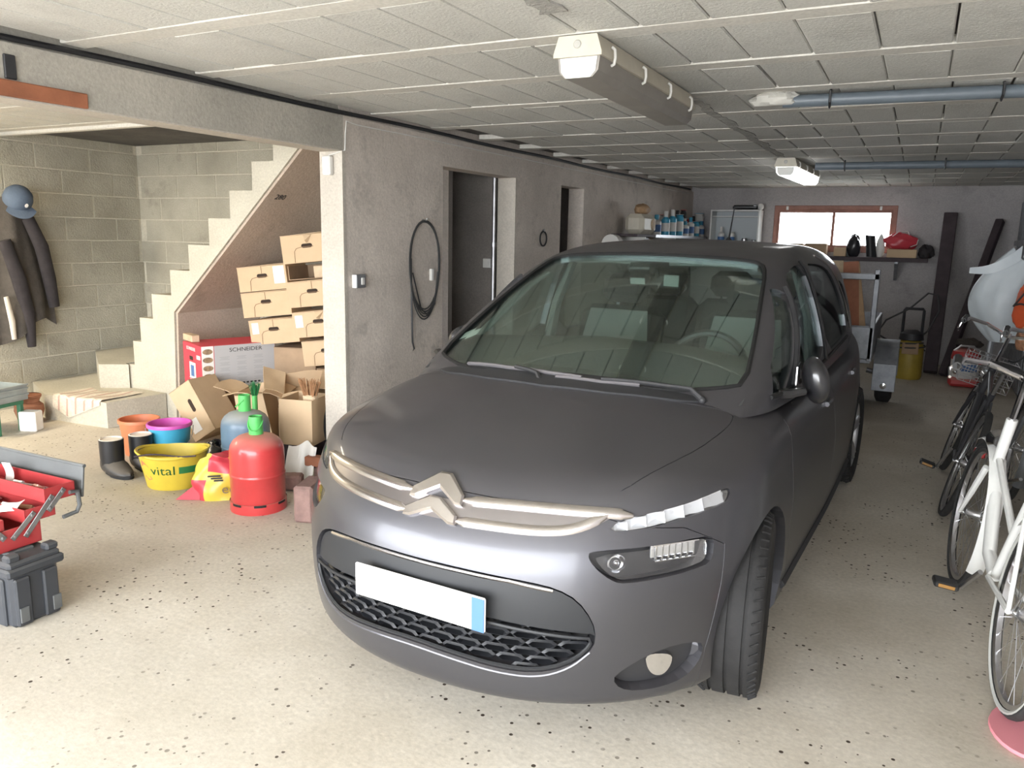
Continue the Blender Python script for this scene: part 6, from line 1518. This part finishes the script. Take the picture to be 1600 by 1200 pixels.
    for s in (-1, 1):
        t = crank+(0 if s < 0 else PI); p = BB+Vector((s*.075, .165*math.sin(t), -.165*math.cos(t)))
        m = MB(); m.tube([BB+Vector((s*.05, 0, 0)), p], .010, 8); c = m.build('crank', 'steel', e)
        m = MB(); m.box(p+Vector((s*.055, 0, 0)), (.09, .075, .025), b=.006); m.build('pedal', 'saddle_black', c)
        for q in (-1, 1):
            m = MB(); m.box(p+Vector((s*.055, q*.039, 0)), (.06, .004, .014), b=.001); m.build('pedal_reflector', 'reflector_orange', c)
    m = MB(); m.lathe([(.001, -.02), (.025, -.02), (.045, .02), (.045, .03), (.001, .035)], 20, Matrix.Translation(head_b+Vector((0, .07, .10))) @ rot(x=-PI/2), cap=False); m.build('headlight', 'chrome', e)
    m = MB(); m.box((0, -R-.03, R+.16), (.06, .02, .05), b=.008); m.build('rear_reflector', 'reflector_red', e)
    m = MB(); m.tube([(.0, -.20, R+.05), (-.09, -.15, .02)], .007, 6); 
    if basket:
        m = MB()
        for k in range(5): m.tube([(-.15, WB-.05, .62+.05*k), (.15, WB-.05, .62+.05*k), (.15, WB+.2, .62+.05*k), (-.15, WB+.2, .62+.05*k)], .003, 5, closed=True)
        for k in range(9): m.tube([(-.15+.0375*k, WB-.05, .62), (-.15+.0375*k, WB-.05, .82)], .002, 4); m.tube([(-.15+.0375*k, WB+.2, .62), (-.15+.0375*k, WB+.2, .82)], .002, 4)
        o = m.build('basket', 'steel', e); o['kind'] = 'stuff'
    return e
def bikeM(x, y, hd, lean): return tr(x, y, 0) @ rot(z=hd) @ rot(y=lean)
bicycle('white city bicycle with whitewall tyres leaning at the right edge', 'bike_white', bikeM(.385, 2.88, .10, .12), .33, True, True, crank=.75)
bicycle('dark bicycle with chrome handlebar leaning behind the white one', 'bike_dark', bikeM(.245, 4.95, -.02, .28), .32, False, False, crank=.35, step_through=False, basket=True)
bicycle('grey bicycle with white mudguards squeezed between wall and dark bicycle', 'bike_grey', bikeM(.62, 4.4, .02, .12), .32, True, False, crank=1.2)
m = MB(); m.lathe([(.001, 0), (.09, 0), (.10, .01), (.098, .02), (.001, .024)], 24); o = m.build('pink_cloth', 'pink_cloth', None, M=tr(.44, 2.72, .001)) if mat('pink_cloth', (.62, .22, .25), .8) else None
o.scale = (1, 1.5, 1); tag(o, 'pink rounded mat on the floor under the white bicycle wheel', 'mat')
# hanging bags on the right
e = thing('plastic_sack', 'pale translucent plastic sack hanging above the bicycles', 'bag', loc=(.635, 6.6, 1.44))
mat('sack_plastic', (.55, .60, .63), .45, var=.05)
def sack(u, v):
    a = 2*PI*v; t = u
    w = .03+.165*math.sin(PI*min(1, t*.8+.06))**.8; sh = -.10*math.sin(PI*t*.9)
    s = 1+.06*math.sin(5*a+6*t)+.04*math.sin(9*a-4*t)
    return (sh+w*math.cos(a)*s-.03*(1-t)*0, .6*w*math.sin(a)*s, .02-.62*t+.05*math.sin(2*a+1)*(1-t))
m = MB(); m.grid(sack, 24, 30, cv=True); m.add([sack(1, i/30) for i in range(30)], [tuple(range(30))]); m.build('sack_skin', 'sack_plastic', e, 50)
m = MB(); m.sheet(lambda u, v: (-.02-.30*u, -.06-.02*math.sin(4*u), -.02-.10*u+.10*v*(1-.6*u)*1.0-.04*math.sin(PI*u)), 8, 4, .004); m.build('sack_flap', 'sack_plastic', e, 50)
m = MB(); m.tube([(0, 0, .0), (.02, 0, .10), (.05, 0, .70)], .004, 5); m.build('string', 'white_plastic', e)
crumple('orange_bag', 'orange-red bag hanging at the right edge behind the white sack', 'bag', (.665, 6.25, .97), (.075, .07, .17), 41, 'bag_orange', .2) if mat('bag_orange', (.60, .10, .035), .35, var=.15) else None
m = MB(); m.tube([(0, 0, .26), (.01, 0, .50), (.03, .0, .9), (.03, 0, 1.27)], .003, 5); m.build('bag_cord', 'cable_black', bpy.data.objects['orange_bag'])
crumple('spotted_bag', 'orange spotted pouch hanging below the orange-red bag', 'bag', (.66, 6.12, .84), (.055, .05, .085), 42, 'bag_spotted', .15) if mat('bag_spotted', (.45, .22, .12), .6, var=.6, vscale=25) else None
m = MB(); m.tube([(0, 0, .15), (.0, .0, .35), (.03, .1, .9), (.03, .1, 1.40)], .003, 5); m.build('pouch_cord', 'cable_black', bpy.data.objects['spotted_bag'])
m = MB(); m.tube([(.58+.09*math.sin(t)+.02, 6.02, .96-.19*math.cos(t)) for t in np.linspace(-.3, 3.6, 24)]+[(.66, 6.02, 1.3), (.70, 6.05, 2.25)], .007, 6); tag(m.build('hanging_cable', 'cable_black'), 'black cable loop dangling beside the orange pouch', 'cable')
m = MB(); m.tube([(.475, 6.6, .02), (.49, 6.6, .40), (.52, 6.62, 1.05)], .022, 10); tag(m.build('pale_pole', 'grey_metallic'), 'pale grey pole standing below the white sack behind the handlebar', 'pole')
